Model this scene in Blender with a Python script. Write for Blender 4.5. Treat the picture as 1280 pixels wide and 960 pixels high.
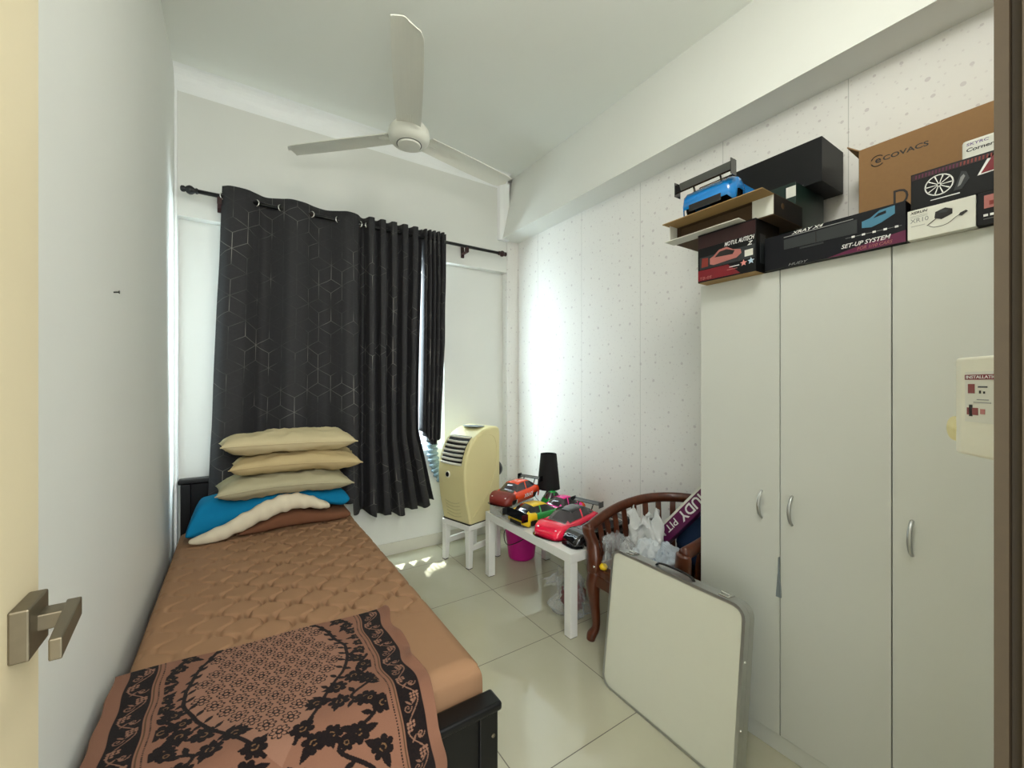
import bpy, bmesh, math, random
import numpy as np
from mathutils import Vector, Matrix, Euler, noise
from math import pi, sin, cos, radians as R

S = bpy.context.scene
for o in list(bpy.data.objects):
    bpy.data.objects.remove(o)
C = S.collection
random.seed(7)

# ------------------------------------------------------------------ camera
cam = bpy.data.cameras.new('camera'); cam.sensor_width = 36; cam.lens = 519 / 1280 * 36; cam.clip_start = 0.02
co = bpy.data.objects.new('camera', cam); C.objects.link(co)
co.location = (0, 0, 1.35); co.rotation_euler = (R(90), 0, R(-33.5)); S.camera = co

# ------------------------------------------------------------------ view + world + lights
S.view_settings.view_transform = 'Standard'; S.view_settings.look = 'None'
S.view_settings.gamma = 1; S.view_settings.use_curve_mapping = False
S.view_settings.exposure = 0.9
w = bpy.data.worlds.new('world'); S.world = w; w.use_nodes = True
bg = w.node_tree.nodes['Background']; bg.inputs[0].default_value = (0.90, 0.96, 1.0, 1); bg.inputs[1].default_value = 1.6

def area(name, loc, target, sx, sy, power, col):
    l = bpy.data.lights.new(name, 'AREA'); l.shape = 'RECTANGLE'; l.size = sx; l.size_y = sy; l.energy = power; l.color = col
    o = bpy.data.objects.new(name, l); C.objects.link(o); o.location = loc
    o.rotation_euler = (Vector(target) - Vector(loc)).to_track_quat('-Z', 'Z').to_euler()
    return o
area('daylight_at_window', (0.75, 3.62, 1.75), (0.75, 2.0, 1.0), 1.5, 1.5, 175, (0.84, 0.94, 1.0))
rl_ = bpy.data.lights.new('room_fill', 'POINT'); rl_.energy = 14; rl_.shadow_soft_size = 0.16; rl_.color = (1.0, 0.985, 0.95)  # unseen fill light, added out of frame to brighten ceiling and walls
ro_ = bpy.data.objects.new('room_fill', rl_); C.objects.link(ro_); ro_.location = (0.75, 0.3, 2.85)
area('hall_fill', (0.15, -0.75, 2.0), (0.7, 2.0, 1.2), 0.9, 0.9, 22, (1.0, 0.99, 0.96))  # added fill light shining in through the doorway from behind the camera
sl = bpy.data.lights.new('sun', 'SUN'); sl.energy = 8; sl.angle = R(1.5); sl.color = (1.0, 0.97, 0.9)
so = bpy.data.objects.new('sun', sl); C.objects.link(so); so.location = (0.6, 5, 6); so.rotation_euler = Vector((-0.05, -0.26, -0.96)).to_track_quat('-Z', 'Y').to_euler()

# ------------------------------------------------------------------ materials
def lin(c):
    return tuple(((x / 255) / 12.92 if x / 255 <= 0.04045 else (((x / 255) + 0.055) / 1.055) ** 2.4) for x in c) + (1,)
class N:
    """small helper round a node tree"""
    def __init__(s, name):
        s.m = bpy.data.materials.new(name); s.m.use_nodes = True; s.t = s.m.node_tree
        s.b = s.t.nodes['Principled BSDF']
    def n(s, typ, **kw):
        x = s.t.nodes.new(typ)
        for k, v in kw.items(): setattr(x, k, v)
        return x
    def l(s, a, b): s.t.links.new(a, b)
    def math(s, op, a, b=None, c=None):
        x = s.n('ShaderNodeMath', operation=op)
        for i, v in enumerate((a, b, c)):
            if v is None: continue
            if isinstance(v, (int, float)): x.inputs[i].default_value = v
            else: s.l(v, x.inputs[i])
        return x.outputs[0]
    def mix(s, fac, a, b):
        x = s.n('ShaderNodeMix', data_type='RGBA')
        for i, v in ((0, fac), (6, a), (7, b)):
            if isinstance(v, (int, float, tuple)): x.inputs[i].default_value = v
            else: s.l(v, x.inputs[i])
        return x.outputs[2]
    def coords(s, kind='Object'):
        return s.n('ShaderNodeTexCoord').outputs[kind]
    def noise(s, scale, detail=2, vec=None):
        x = s.n('ShaderNodeTexNoise'); x.inputs['Scale'].default_value = scale; x.inputs['Detail'].default_value = detail
        if vec is not None: s.l(vec, x.inputs['Vector'])
        return x.outputs[0]
    def bump(s, h, strength, dist=0.002):
        x = s.n('ShaderNodeBump'); x.inputs['Strength'].default_value = strength; x.inputs['Distance'].default_value = dist
        s.l(h, x.inputs['Height']); s.l(x.outputs[0], s.b.inputs['Normal'])
    def set(s, rough=0.5, metal=0, spec=None, coat=0):
        s.b.inputs['Roughness'].default_value = rough; s.b.inputs['Metallic'].default_value = metal
        if spec is not None: s.b.inputs['Specular IOR Level'].default_value = spec
        if coat: s.b.inputs['Coat Weight'].default_value = coat
        return s
def mat(name, rgb, rough=0.5, metal=0, var=0.06, scale=25, bump=0.0, bscale=200, spec=None, coat=0):
    a = N(name); a.set(rough, metal, spec, coat); c = lin(rgb)
    v = a.noise(scale, 3, a.coords())
    d = tuple(x * (1 - var) for x in c[:3]) + (1,); e = tuple(min(1, x * (1 + var)) for x in c[:3]) + (1,)
    a.l(a.mix(v, d, e), a.b.inputs['Base Color'])
    if bump: a.bump(a.noise(bscale, 3, a.coords()), bump)
    return a.m
M = {}
M['wall'] = mat('white_wall_paint', (228, 229, 222), 0.7, var=0.015, scale=3, bump=0.05, bscale=300)
M['ceil'] = mat('ceiling_paint', (234, 236, 228), 0.75, var=0.015, scale=3)
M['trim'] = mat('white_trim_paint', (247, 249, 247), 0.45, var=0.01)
M['skirt'] = mat('cream_skirting_tile', (214, 212, 198), 0.25, var=0.02)
M['door'] = mat('cream_door_laminate', (210, 197, 162), 0.45, var=0.03, scale=8, bump=0.05)
M['jamb'] = mat('brown_door_frame', (56, 44, 25), 0.55, var=0.15, scale=60)
M['steel'] = mat('brushed_steel', (112, 103, 84), 0.45, 0.8, var=0.1, scale=80)
M['alu'] = mat('aluminium', (190, 192, 190), 0.35, 0.9)
M['chrome'] = mat('polished_metal', (225, 225, 222), 0.2, 1.0)
M['lam'] = mat('white_wardrobe_laminate', (212, 214, 206), 0.5, var=0.012, scale=6, bump=0.06, bscale=350)
M['lack'] = mat('white_lacquer', (236, 236, 230), 0.3, var=0.01)
M['board'] = mat('cream_board_face', (222, 222, 204), 0.42, var=0.012)
M['wood'] = None
M['blackwood'] = mat('black_painted_wood', (9, 9, 10), 0.4, var=0.2, spec=0.3)
M['black'] = mat('black_plastic', (8, 8, 9), 0.35, var=0.2)
M['blackmat'] = mat('matt_black_fabric', (13, 13, 15), 0.85, var=0.2)
M['blackcard'] = mat('black_card', (8, 9, 11), 0.5, var=0.1, spec=0.3)
M['fan'] = mat('fan_white_enamel', (222, 222, 210), 0.35, var=0.01)
M['acb'] = mat('aged_cream_plastic', (226, 216, 160), 0.45, var=0.03, scale=5)
M['acw'] = mat('cream_white_plastic', (232, 230, 212), 0.4, var=0.02)
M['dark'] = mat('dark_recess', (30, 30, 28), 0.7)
M['grey'] = mat('grey_plastic', (128, 136, 140), 0.4)
M['hose'] = mat('grey_hose_plastic', (120, 142, 152), 0.5)
M['magenta'] = mat('magenta_plastic', (205, 22, 140), 0.35, var=0.04)
M['card'] = mat('brown_cardboard', (142, 106, 64), 0.75, var=0.06, scale=90)
M['cardin'] = mat('dark_kraft_inside', (84, 64, 40), 0.8, var=0.08, scale=60)
M['cardw'] = mat('white_card', (222, 222, 210), 0.5, var=0.02)
M['cardedge'] = mat('pale_card_edge', (160, 130, 82), 0.75, var=0.05)
M['ink'] = mat('black_ink', (26, 22, 20), 0.6)
M['inkw'] = mat('white_ink', (235, 235, 232), 0.5)
M['inkg'] = mat('grey_ink', (140, 142, 140), 0.6)
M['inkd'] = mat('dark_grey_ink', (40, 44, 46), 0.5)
M['inkpur'] = mat('purple_ink', (96, 70, 130), 0.6)
M['red'] = mat('red_print', (122, 16, 30), 0.4, var=0.1)
M['dred'] = mat('deep_red_print', (44, 9, 12), 0.4, var=0.2)
M['starred'] = mat('star_pink_red', (232, 150, 140), 0.4)
M['starblue'] = mat('star_pale_blue', (190, 214, 230), 0.4)
M['carblue'] = mat('pale_blue_print', (70, 128, 156), 0.4)
M['mag'] = mat('magenta_print', (96, 16, 62), 0.4)
M['navy'] = mat('navy_print', (8, 9, 18), 0.45, var=0.2, spec=0.3)
M['pinkp'] = mat('pink_print', (176, 108, 100), 0.4)
M['greenbox'] = mat('dark_green_card', (12, 38, 30), 0.4, var=0.1)
M['purple'] = mat('plum_print', (98, 28, 78), 0.35, var=0.06)
M['navyf'] = mat('navy_fabric', (18, 48, 86), 0.8, var=0.15, scale=15, bump=0.3, bscale=500)
M['yellow'] = mat('yellow_plastic', (252, 212, 34), 0.3)
M['orange'] = mat('orange_lexan', (255, 76, 24), 0.16, var=0.03, coat=0.5)
M['redp'] = mat('clear_red_lexan', (255, 30, 72), 0.14, var=0.05, coat=0.6)
M['pink'] = mat('hot_pink_lexan', (255, 40, 160), 0.15, var=0.03, coat=0.5)
M['green'] = mat('green_lexan', (22, 150, 60), 0.15, var=0.05, coat=0.5)
M['blue'] = mat('blue_lexan', (20, 128, 206), 0.15, var=0.05, coat=0.5)
M['gloss'] = mat('gloss_black_lexan', (15, 15, 17), 0.12, coat=0.6)
M['smoke'] = mat('smoked_window', (66, 58, 62), 0.1, coat=0.6)
M['sheet'] = mat('tan_fitted_sheet', (146, 112, 83), 0.8, var=0.05, scale=14, bump=0.15, bscale=900, spec=0.2)
M['brownf'] = mat('brown_folded_cloth', (112, 74, 52), 0.85, var=0.08, bump=0.2, bscale=700, spec=0.2)
M['pil1'] = mat('khaki_pillowcase', (196, 182, 144), 0.85, var=0.05, scale=10, bump=0.2, bscale=800, spec=0.2)
M['pil2'] = mat('olive_beige_pillowcase', (172, 165, 134), 0.85, var=0.05, scale=10, bump=0.2, bscale=800, spec=0.2)
M['pil3'] = mat('straw_pillowcase', (186, 167, 124), 0.85, var=0.06, scale=10, bump=0.2, bscale=800, spec=0.2)
M['teal'] = mat('teal_blue_fleece', (16, 122, 166), 0.9, var=0.08, scale=30, bump=0.4, bscale=600, spec=0.15)
M['cream'] = mat('cream_quilt_cloth', (214, 204, 178), 0.85, var=0.05, bump=0.3, bscale=500, spec=0.2)
M['whitecloth'] = mat('white_grey_cloth', (205, 210, 212), 0.85, var=0.04, bump=0.3, bscale=400)
M['redthing'] = mat('brick_red_plastic', (130, 44, 34), 0.4, var=0.2)
M['shade'] = mat('black_lamp_fabric', (6, 6, 7), 0.75, var=0.2)

# striped cloth
a = N('striped_cotton'); a.set(0.85)
wv = a.n('ShaderNodeTexWave'); wv.inputs['Scale'].default_value = 85; a.l(a.coords(), wv.inputs['Vector'])
a.l(a.mix(a.math('GREATER_THAN', wv.outputs[1], 0.6), lin((196, 204, 210)), lin((128, 138, 152))), a.b.inputs['Base Color']); M['stripe'] = a.m
# clear film of bags and polycarbonate
def film(name, tint, opac):
    a = N(name); a.set(0.12)
    a.b.inputs['Base Color'].default_value = lin(tint)
    tr = a.n('ShaderNodeBsdfTransparent'); mx = a.n('ShaderNodeMixShader')
    fr = a.n('ShaderNodeLayerWeight'); fr.inputs[0].default_value = 0.35
    nz = a.noise(9, 2, a.coords())
    f = a.math('MINIMUM', a.math('ADD', opac, a.math('MULTIPLY', a.math('MULTIPLY', fr.outputs[1], nz), 0.9)), 0.95)
    a.l(f, mx.inputs[0]); a.l(tr.outputs[0], mx.inputs[1]); a.l(a.b.outputs[0], mx.inputs[2])
    a.l(mx.outputs[0], a.t.nodes['Material Output'].inputs[0])
    return a.m
M['film'] = film('clear_plastic_film', (225, 228, 230), 0.12)
M['filmw'] = film('cloudy_white_plastic', (226, 228, 226), 0.72)
M['filmg'] = film('smoky_grey_plastic', (150, 156, 158), 0.35)
M['lexan'] = film('clear_polycarbonate', (230, 232, 230), 0.2)
# window glass
a = N('window_glass'); a.set(0.03)
tr = a.n('ShaderNodeBsdfTransparent'); mx = a.n('ShaderNodeMixShader'); mx.inputs[0].default_value = 0.08
tr.inputs[0].default_value = (0.93, 0.97, 0.98, 1)
a.l(tr.outputs[0], mx.inputs[1]); a.l(a.b.outputs[0], mx.inputs[2]); a.l(mx.outputs[0], a.t.nodes['Material Output'].inputs[0]); M['glass'] = a.m
# chair wood
a = N('reddish_teak'); a.set(0.32, coat=0.2)
mp = a.n('ShaderNodeMapping'); mp.inputs['Scale'].default_value = (14, 14, 3); a.l(a.coords(), mp.inputs[0])
a.l(a.mix(a.noise(4, 6, mp.outputs[0]), lin((50, 22, 11)), lin((108, 52, 25))), a.b.inputs['Base Color']); M['wood'] = a.m
# floor tiles
a = N('cream_polished_tile'); a.set(0.04, spec=0.9)
sp = a.n('ShaderNodeSeparateXYZ'); a.l(a.coords(), sp.inputs[0])
def joint(out, off, size):
    f = a.math('FRACT', a.math('DIVIDE', a.math('SUBTRACT', out, off), size))
    return a.math('LESS_THAN', a.math('MINIMUM', f, a.math('SUBTRACT', 1, f)), 0.0032)
g = a.math('MAXIMUM', joint(sp.outputs[0], 1.398 - 6, 0.6), joint(sp.outputs[1], 1.723 - 6, 0.602))
base = a.mix(a.noise(5, 5, a.coords()), lin((184, 180, 155)), lin((194, 191, 168)))
a.l(a.mix(g, base, lin((92, 84, 70))), a.b.inputs['Base Color'])
a.l(a.math('ADD', a.math('MULTIPLY', g, 0.5), 0.035), a.b.inputs['Roughness']); M['floor'] = a.m
# wallpaper: cream paper with scattered grey-lilac spots and joints between the strips
a = N('spotted_wallpaper'); a.set(0.6)
g3 = a.coords(); s3 = a.n('ShaderNodeSeparateXYZ'); a.l(g3, s3.inputs[0]); c3 = a.n('ShaderNodeCombineXYZ'); a.l(a.math('ADD', s3.outputs[1], s3.outputs[0]), c3.inputs[0]); a.l(s3.outputs[2], c3.inputs[1]); gm = c3.outputs[0]; vo = a.n('ShaderNodeTexVoronoi', voronoi_dimensions='2D'); vo.inputs['Scale'].default_value = 10.5; vo.inputs['Randomness'].default_value = 0.62; a.l(gm, vo.inputs['Vector'])
vr = a.n('ShaderNodeSeparateColor'); a.l(vo.outputs['Color'], vr.inputs[0])
th = a.math('ADD', a.math('MULTIPLY', vr.outputs[0], 0.055), 0.04)
spot = a.math('LESS_THAN', a.math('ADD', vo.outputs['Distance'], a.math('MULTIPLY', a.math('SUBTRACT', a.noise(70, 2, gm), 0.5), 0.05)), th)
v2 = a.n('ShaderNodeTexVoronoi', voronoi_dimensions='2D'); v2.inputs['Scale'].default_value = 24; a.l(gm, v2.inputs['Vector'])
spot2 = a.math('MULTIPLY', a.math('LESS_THAN', v2.outputs['Distance'], 0.09), 0.45)
sp = a.n('ShaderNodeSeparateXYZ'); a.l(g3, sp.inputs[0])
fj = a.math('FRACT', a.math('DIVIDE', a.math('SUBTRACT', sp.outputs[1], 2.335 - 5.5), 0.55))
jn = a.math('MULTIPLY', a.math('LESS_THAN', fj, 0.006), 0.5)
paper = a.mix(a.noise(2, 2, gm), lin((230, 228, 222)), lin((236, 234, 228)))
c1 = a.mix(a.math('MULTIPLY', a.math('MAXIMUM', spot, spot2), 0.5), paper, lin((188, 178, 178)))
a.l(a.mix(jn, c1, lin((150, 150, 140))), a.b.inputs['Base Color']); a.bump(a.noise(260, 2, gm), 0.06); M['paper'] = a.m
# curtain: charcoal cloth with broken metallic isometric lines
a = N('charcoal_curtain_cloth'); a.set(0.7, spec=0.3)
uv = a.coords('UV'); sp = a.n('ShaderNodeSeparateXYZ'); a.l(uv, sp.inputs[0]); U, V = sp.outputs[0], sp.outputs[1]
tot = None; LL = 0.097; s = LL * 0.8660254
br = a.math('DIVIDE', U, s); ar = a.math('SUBTRACT', a.math('DIVIDE', V, LL), a.math('MULTIPLY', br, 0.5)); kr = a.math('ADD', ar, br)
def near(v):
    return a.math('FLOOR', a.math('ADD', v, 0.5)), a.math('LESS_THAN', a.math('ABSOLUTE', a.math('SUBTRACT', a.math('FRACT', a.math('ADD', v, 0.5)), 0.5)), 0.021)
def mod3(v): return a.math('FLOOR', a.math('ADD', a.math('SUBTRACT', v, a.math('MULTIPLY', a.math('FLOOR', a.math('DIVIDE', a.math('ADD', v, 0.01), 3)), 3)), 0.5))
def keep(c, bad): return a.math('GREATER_THAN', a.math('ABSOLUTE', a.math('SUBTRACT', mod3(c), bad)), 0.5)
bi, bl_ = near(br); ai, al_ = near(ar); ki, kl_ = near(kr)
fade = a.math('MULTIPLY', a.math('SUBTRACT', a.noise(3.5, 2, uv), 0.47), 5); fade = a.math('MINIMUM', a.math('MAXIMUM', fade, 0.06), 1)
e1 = a.math('MULTIPLY', bl_, keep(a.math('SUBTRACT', a.math('FLOOR', ar), bi), 1))
e2 = a.math('MULTIPLY', al_, keep(a.math('SUBTRACT', ai, a.math('FLOOR', br)), 2))
e3 = a.math('MULTIPLY', kl_, keep(a.math('SUBTRACT', ki, a.math('MULTIPLY', a.math('FLOOR', br), 2)), 1))
tot = a.math('MULTIPLY', a.math('MAXIMUM', e1, a.math('MULTIPLY', a.math('MAXIMUM', e2, e3), 0.55)), a.math('MULTIPLY', fade, 0.55))
cl = a.mix(a.noise(60, 3, uv), lin((44, 44, 46)), lin((54, 53, 55)))
a.l(a.mix(tot, cl, lin((176, 172, 164))), a.b.inputs['Base Color'])
a.l(a.math('SUBTRACT', 0.75, a.math('MULTIPLY', tot, 0.3)), a.b.inputs['Roughness']); M['curtain'] = a.m
# rug: colours carried by the pile of the mesh itself
a = N('printed_pile_rug'); a.set(0.9, spec=0.15); ca = a.n('ShaderNodeVertexColor', layer_name='pile')
a.l(a.mix(a.math('MULTIPLY', a.noise(180, 3, a.coords()), 0.14), ca.outputs[0], lin((84, 56, 46))), a.b.inputs['Base Color'])
a.b.inputs['Sheen Weight'].default_value = 0.04; a.bump(a.noise(900, 2, a.coords()), 0.5); M['rug'] = a.m

# ------------------------------------------------------------------ mesh helpers
class MB:
    def __init__(s): s.v = []; s.f = []; s.mi = []; s.uv = None
    def add(s, vs, fs, mi=0, T=None):
        n = len(s.v)
        s.v += [tuple(T @ Vector(p)) if T is not None else tuple(p) for p in vs]
        s.f += [tuple(i + n for i in f) for f in fs]; s.mi += [mi] * len(fs); return s
    def box(s, a, b, mi=0, T=None):
        (x0, y0, z0), (x1, y1, z1) = a, b
        vs = [(x, y, z) for x in (x0, x1) for y in (y0, y1) for z in (z0, z1)]
        return s.add(vs, [(0, 1, 3, 2), (4, 6, 7, 5), (0, 4, 5, 1), (2, 3, 7, 6), (0, 2, 6, 4), (1, 5, 7, 3)], mi, T)
    def prism(s, poly, lo, hi, axis='z', mi=0, T=None):
        n = len(poly); P = {'z': lambda p, t: (p[0], p[1], t), 'y': lambda p, t: (p[0], t, p[1]), 'x': lambda p, t: (t, p[0], p[1])}[axis]
        vs = [P(p, lo) for p in poly] + [P(p, hi) for p in poly]
        return s.add(vs, [tuple(range(n))[::-1], tuple(range(n, 2 * n))] + [(i, (i + 1) % n, n + (i + 1) % n, n + i) for i in range(n)], mi, T)
    def grid(s, nu, nv, fn, cu=False, cv=False, mi=0, T=None):
        vs = [fn(i / (nu if cu else nu - 1), j / (nv if cv else nv - 1)) for i in range(nu) for j in range(nv)]
        fs = [(i * nv + j, ((i + 1) % nu) * nv + j, ((i + 1) % nu) * nv + (j + 1) % nv, i * nv + (j + 1) % nv)
              for i in range(nu if cu else nu - 1) for j in range(nv if cv else nv - 1)]
        return s.add(vs, fs, mi, T)
    def tube(s, pts, r, n=10, mi=0, T=None, flat=None, up=(0, 0, 1)):
        """swept ring; r a number or one per point; flat=(a,b) gives an elliptical section"""
        pts = [Vector(p) for p in pts]; m = len(pts); rs = r if isinstance(r, (list, tuple)) else [r] * m
        vs = []; prev = None
        for i, p in enumerate(pts):
            t = (pts[min(i + 1, m - 1)] - pts[max(i - 1, 0)]).normalized()
            if prev is None:
                ref = Vector(up) if abs(t.dot(Vector(up))) < 0.95 else Vector((1, 0, 0))
                x = t.cross(ref).normalized()
            else: x = (prev - t * prev.dot(t)).normalized()
            prev = x; y = t.cross(x).normalized()
            fa, fb = flat if flat else (1, 1)
            for k in range(n):
                q = 2 * pi * k / n; vs.append(p + x * (cos(q) * rs[i] * fa) + y * (sin(q) * rs[i] * fb))
        fs = [(i * n + k, i * n + (k + 1) % n, (i + 1) * n + (k + 1) % n, (i + 1) * n + k) for i in range(m - 1) for k in range(n)]
        fs += [tuple(range(n))[::-1], tuple(range((m - 1) * n, m * n))]
        return s.add(vs, fs, mi, T)
    def lathe(s, prof, n=24, mi=0, T=None):
        vs = [(r * cos(2 * pi * k / n), r * sin(2 * pi * k / n), z) for r, z in prof for k in range(n)]; m = len(prof)
        fs = [(i * n + k, i * n + (k + 1) % n, (i + 1) * n + (k + 1) % n, (i + 1) * n + k) for i in range(m - 1) for k in range(n)]
        fs += [tuple(range(n))[::-1], tuple(range((m - 1) * n, m * n))]
        return s.add(vs, fs, mi, T)
    def build(s, name, mats, parent=None, smooth=False, bevel=0, seg=2, solid=0, sub=0, angle=40):
        me = bpy.data.meshes.new(name); me.from_pydata(s.v, [], s.f)
        for m in (mats if isinstance(mats, (list, tuple)) else [mats]): me.materials.append(M[m] if isinstance(m, str) else m)
        me.polygons.foreach_set('material_index', s.mi)
        bm = bmesh.new(); bm.from_mesh(me); bmesh.ops.recalc_face_normals(bm, faces=bm.faces); bm.to_mesh(me); bm.free()
        o = bpy.data.objects.new(name, me); C.objects.link(o)
        if parent is not None: o.parent = parent
        if smooth: me.shade_smooth()
        if solid: d = o.modifiers.new('s', 'SOLIDIFY'); d.thickness = solid; d.offset = 0
        if bevel: d = o.modifiers.new('b', 'BEVEL'); d.width = bevel; d.segments = seg; d.limit_method = 'ANGLE'; d.angle_limit = R(angle)
        if sub: d = o.modifiers.new('u', 'SUBSURF'); d.levels = sub; d.render_levels = sub
        return o
def tag(o, label, cat, group=None):
    o['label'] = label; o['category'] = cat
    if group: o['group'] = group
    return o
def thing(name, label, cat, loc=(0, 0, 0), rz=0, group=None, rot=None):
    o = bpy.data.objects.new(name, None); C.objects.link(o); o.location = loc; o.empty_display_size = 0.05
    o.rotation_euler = rot if rot else (0, 0, rz); return tag(o, label, cat, group)
def struct(o): o['kind'] = 'structure'; return o
def frame(o, x, n):
    """matrix with X along x, Z along n, origin o"""
    x = Vector(x).normalized(); n = Vector(n).normalized(); y = n.cross(x).normalized(); x = y.cross(n)
    return Matrix(((x.x, y.x, n.x, o[0]), (x.y, y.y, n.y, o[1]), (x.z, y.z, n.z, o[2]), (0, 0, 0, 1)))
def text(name, body, T, wd, ht, m, parent, shear=0.0, bold=0.0, ext=0.0006):
    """lettering as a mesh, fitted to wd x ht, lower left corner at T's origin"""
    cu = bpy.data.curves.new('t', 'FONT'); cu.body = body; cu.shear = shear; cu.offset = bold; cu.extrude = 0.01; cu.resolution_u = 3
    o = bpy.data.objects.new('t', cu); C.objects.link(o); bpy.context.view_layer.update()
    me = bpy.data.meshes.new_from_object(o.evaluated_get(bpy.context.evaluated_depsgraph_get()))
    bpy.data.objects.remove(o); bpy.data.curves.remove(cu)
    co = np.array([v.co[:] for v in me.vertices]); lo, hi = co.min(0), co.max(0)
    for v in me.vertices:
        p = v.co; v.co = T @ Vector(((p.x - lo[0]) / (hi[0] - lo[0]) * wd, (p.y - lo[1]) / (hi[1] - lo[1]) * ht, ext if p.z > 0 else 0))
    me.materials.clear(); me.materials.append(M[m]); me.name = name
    q = bpy.data.objects.new(name, me); C.objects.link(q)
    if parent is not None: q.parent = parent
    return q
def lerp(tab, x):
    return float(np.interp(x, [t[0] for t in tab], [t[1] for t in tab]))
def smoothpath(pts, n):
    """Catmull-Rom through pts"""
    P = [Vector(p) for p in pts]; P = [P[0] * 2 - P[1]] + P + [P[-1] * 2 - P[-2]]; out = []
    m = len(P) - 3
    for k in range(n):
        t = k / (n - 1) * m; i = min(int(t), m - 1); t -= i; a, b, c, d = P[i:i + 4]
        out.append(0.5 * ((2 * b) + (c - a) * t + (2 * a - 5 * b + 4 * c - d) * t * t + (3 * b - a - 3 * c + d) * t ** 3))
    return out

# ------------------------------------------------------------------ the room
XL, XR, YF, YB, ZC = -0.315, 2.18, 0.03, 3.27, 3.24
struct(MB().box((XL - 0.1, -1.2, -0.1), (XR + 0.1, YB + 0.15, 0)).build('floor', 'floor'))
struct(MB().box((XL - 0.1, -0.1, ZC), (XR + 0.1, YB + 0.15, ZC + 0.1)).build('ceiling', 'ceil'))
struct(MB().box((XL - 0.1, -0.1, 0), (XL, YB + 0.15, ZC)).build('wall_left', 'wall'))
struct(MB().box((XR, -0.1, 0), (XR + 0.1, YB + 0.15, ZC)).build('wall_right', 'paper'))
m = MB().box((0.62, -0.1, 0), (XR, YF, ZC)); m.box((XL, -0.1, 2.1), (0.62, YF, ZC)); m.box((XL, -0.1, 0), (-0.29, YF, 2.1))
struct(m.build('wall_front', 'wall'))
# back wall: recessed lower field with the window opening, thicker upper field
WX0, WX1, WZ0, WZ1 = 0.0, 1.47, 0.80, 2.34
m = MB()
m.box((XL, YB, 0), (WX0, YB + 0.12, ZC)); m.box((WX1, YB, 0), (XR, YB + 0.12, ZC)); m.box((WX0, YB, 0), (WX1, YB + 0.12, WZ0)); m.box((WX0, YB, WZ1), (WX1, YB + 0.12, ZC))
m.box((XL, 3.20, 2.37), (2.06, YB, ZC))
struct(m.build('wall_back', 'wall'))
struct(MB().box((2.06, 3.19, 0), (XR, YB, 2.66)).build('wall_corner_return', 'paper'))
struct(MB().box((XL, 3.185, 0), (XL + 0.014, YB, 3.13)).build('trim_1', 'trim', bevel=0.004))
# cornice over the window wall, cove profile, and its return down the beam
prof = [(3.20, 3.12)] + [(3.20 - 0.085 * (1 - cos(t)), 3.12 + 0.12 * sin(t)) for t in [pi / 2 * k / 8 for k in range(1, 9)]] + [(3.20, ZC)]
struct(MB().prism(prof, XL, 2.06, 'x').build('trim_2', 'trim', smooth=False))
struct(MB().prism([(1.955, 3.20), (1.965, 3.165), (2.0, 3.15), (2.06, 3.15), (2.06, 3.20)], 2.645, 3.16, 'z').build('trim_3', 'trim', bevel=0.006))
# downstand beam along the right wall
struct(MB().prism([(2.12, ZC), (1.985, 2.655), (XR, 2.655), (XR, ZC)], YF, 3.2, 'y').build('trim_4', 'wall'))
# skirting
struct(MB().box((XL, YB - 0.012, 0), (2.06, YB, 0.095)).build('baseboard_back', 'skirt', bevel=0.003))
struct(MB().box((XR - 0.012, YF, 0), (XR, 3.19, 0.095)).build('baseboard_right', 'skirt', bevel=0.003))
struct(MB().box((XL, 0.8, 0), (XL + 0.012, YB, 0.095)).build('baseboard_left', 'skirt', bevel=0.003))
# window
wf = MB(); y0, y1 = YB + 0.03, YB + 0.08
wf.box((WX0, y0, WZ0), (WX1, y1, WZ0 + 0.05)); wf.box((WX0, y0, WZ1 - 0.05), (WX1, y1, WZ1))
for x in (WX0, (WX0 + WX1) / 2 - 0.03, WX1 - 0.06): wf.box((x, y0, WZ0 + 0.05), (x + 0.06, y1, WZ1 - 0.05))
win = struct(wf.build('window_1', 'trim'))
mid = (WX0 + WX1) / 2
for xa, xb in ((WX0 + 0.06, mid - 0.03), (mid + 0.03, WX1 - 0.06)):
    MB().box((xa, y0 + 0.02, WZ0 + 0.05), (xb, y0 + 0.026, WZ1 - 0.05)).build('pane', 'glass', win)
# door leaf standing open along the left wall, with its lever handle
dr = MB().box((-0.242, -0.08, 0.008), (-0.2, 0.735, 2.08)).build('door_1', 'door', bevel=0.002); struct(dr)
hd = MB().box((-0.2, 0.650, 1.055), (-0.184, 0.706, 1.111), 0)
h = hd.build('handle_plate', 'steel', dr, bevel=0.002)
hl = MB(); hl.box((-0.186, 0.672, 1.076), (-0.160, 0.697, 1.094)); hl.prism([(-0.168, 0.70), (-0.155, 0.70), (-0.1465, 0.597), (-0.1565, 0.597)], 1.074, 1.096, 'z')
hl.build('lever', 'steel', dr, bevel=0.0015)
# brown door frame at the right
jp = [(0.55, 0.07), (0.55, 0.0615), (0.557, 0.0605), (0.557, 0.055), (0.547, 0.054), (0.547, -0.1), (0.62, -0.1), (0.62, 0.03), (0.635, 0.03), (0.635, 0.07)]
jb = struct(MB().prism(jp, 0, 2.14, 'z').build('door_2', 'jamb'))
st = MB().box((0.5462, 0.018, 1.03), (0.5472, 0.05, 1.115)); st.build('strike_plate', 'steel', jb, bevel=0.0005)
# nail in the left wall
nl = MB().tube([(XL - 0.003, 1.73, 1.63), (XL + 0.012, 1.73, 1.632)], 0.0022, 8).tube([(XL + 0.012, 1.73, 1.632), (XL + 0.014, 1.73, 1.632)], 0.005, 10)
tag(nl.build('wall_nail', 'black'), 'small dark nail sticking out of the bare left wall', 'nail')

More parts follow.
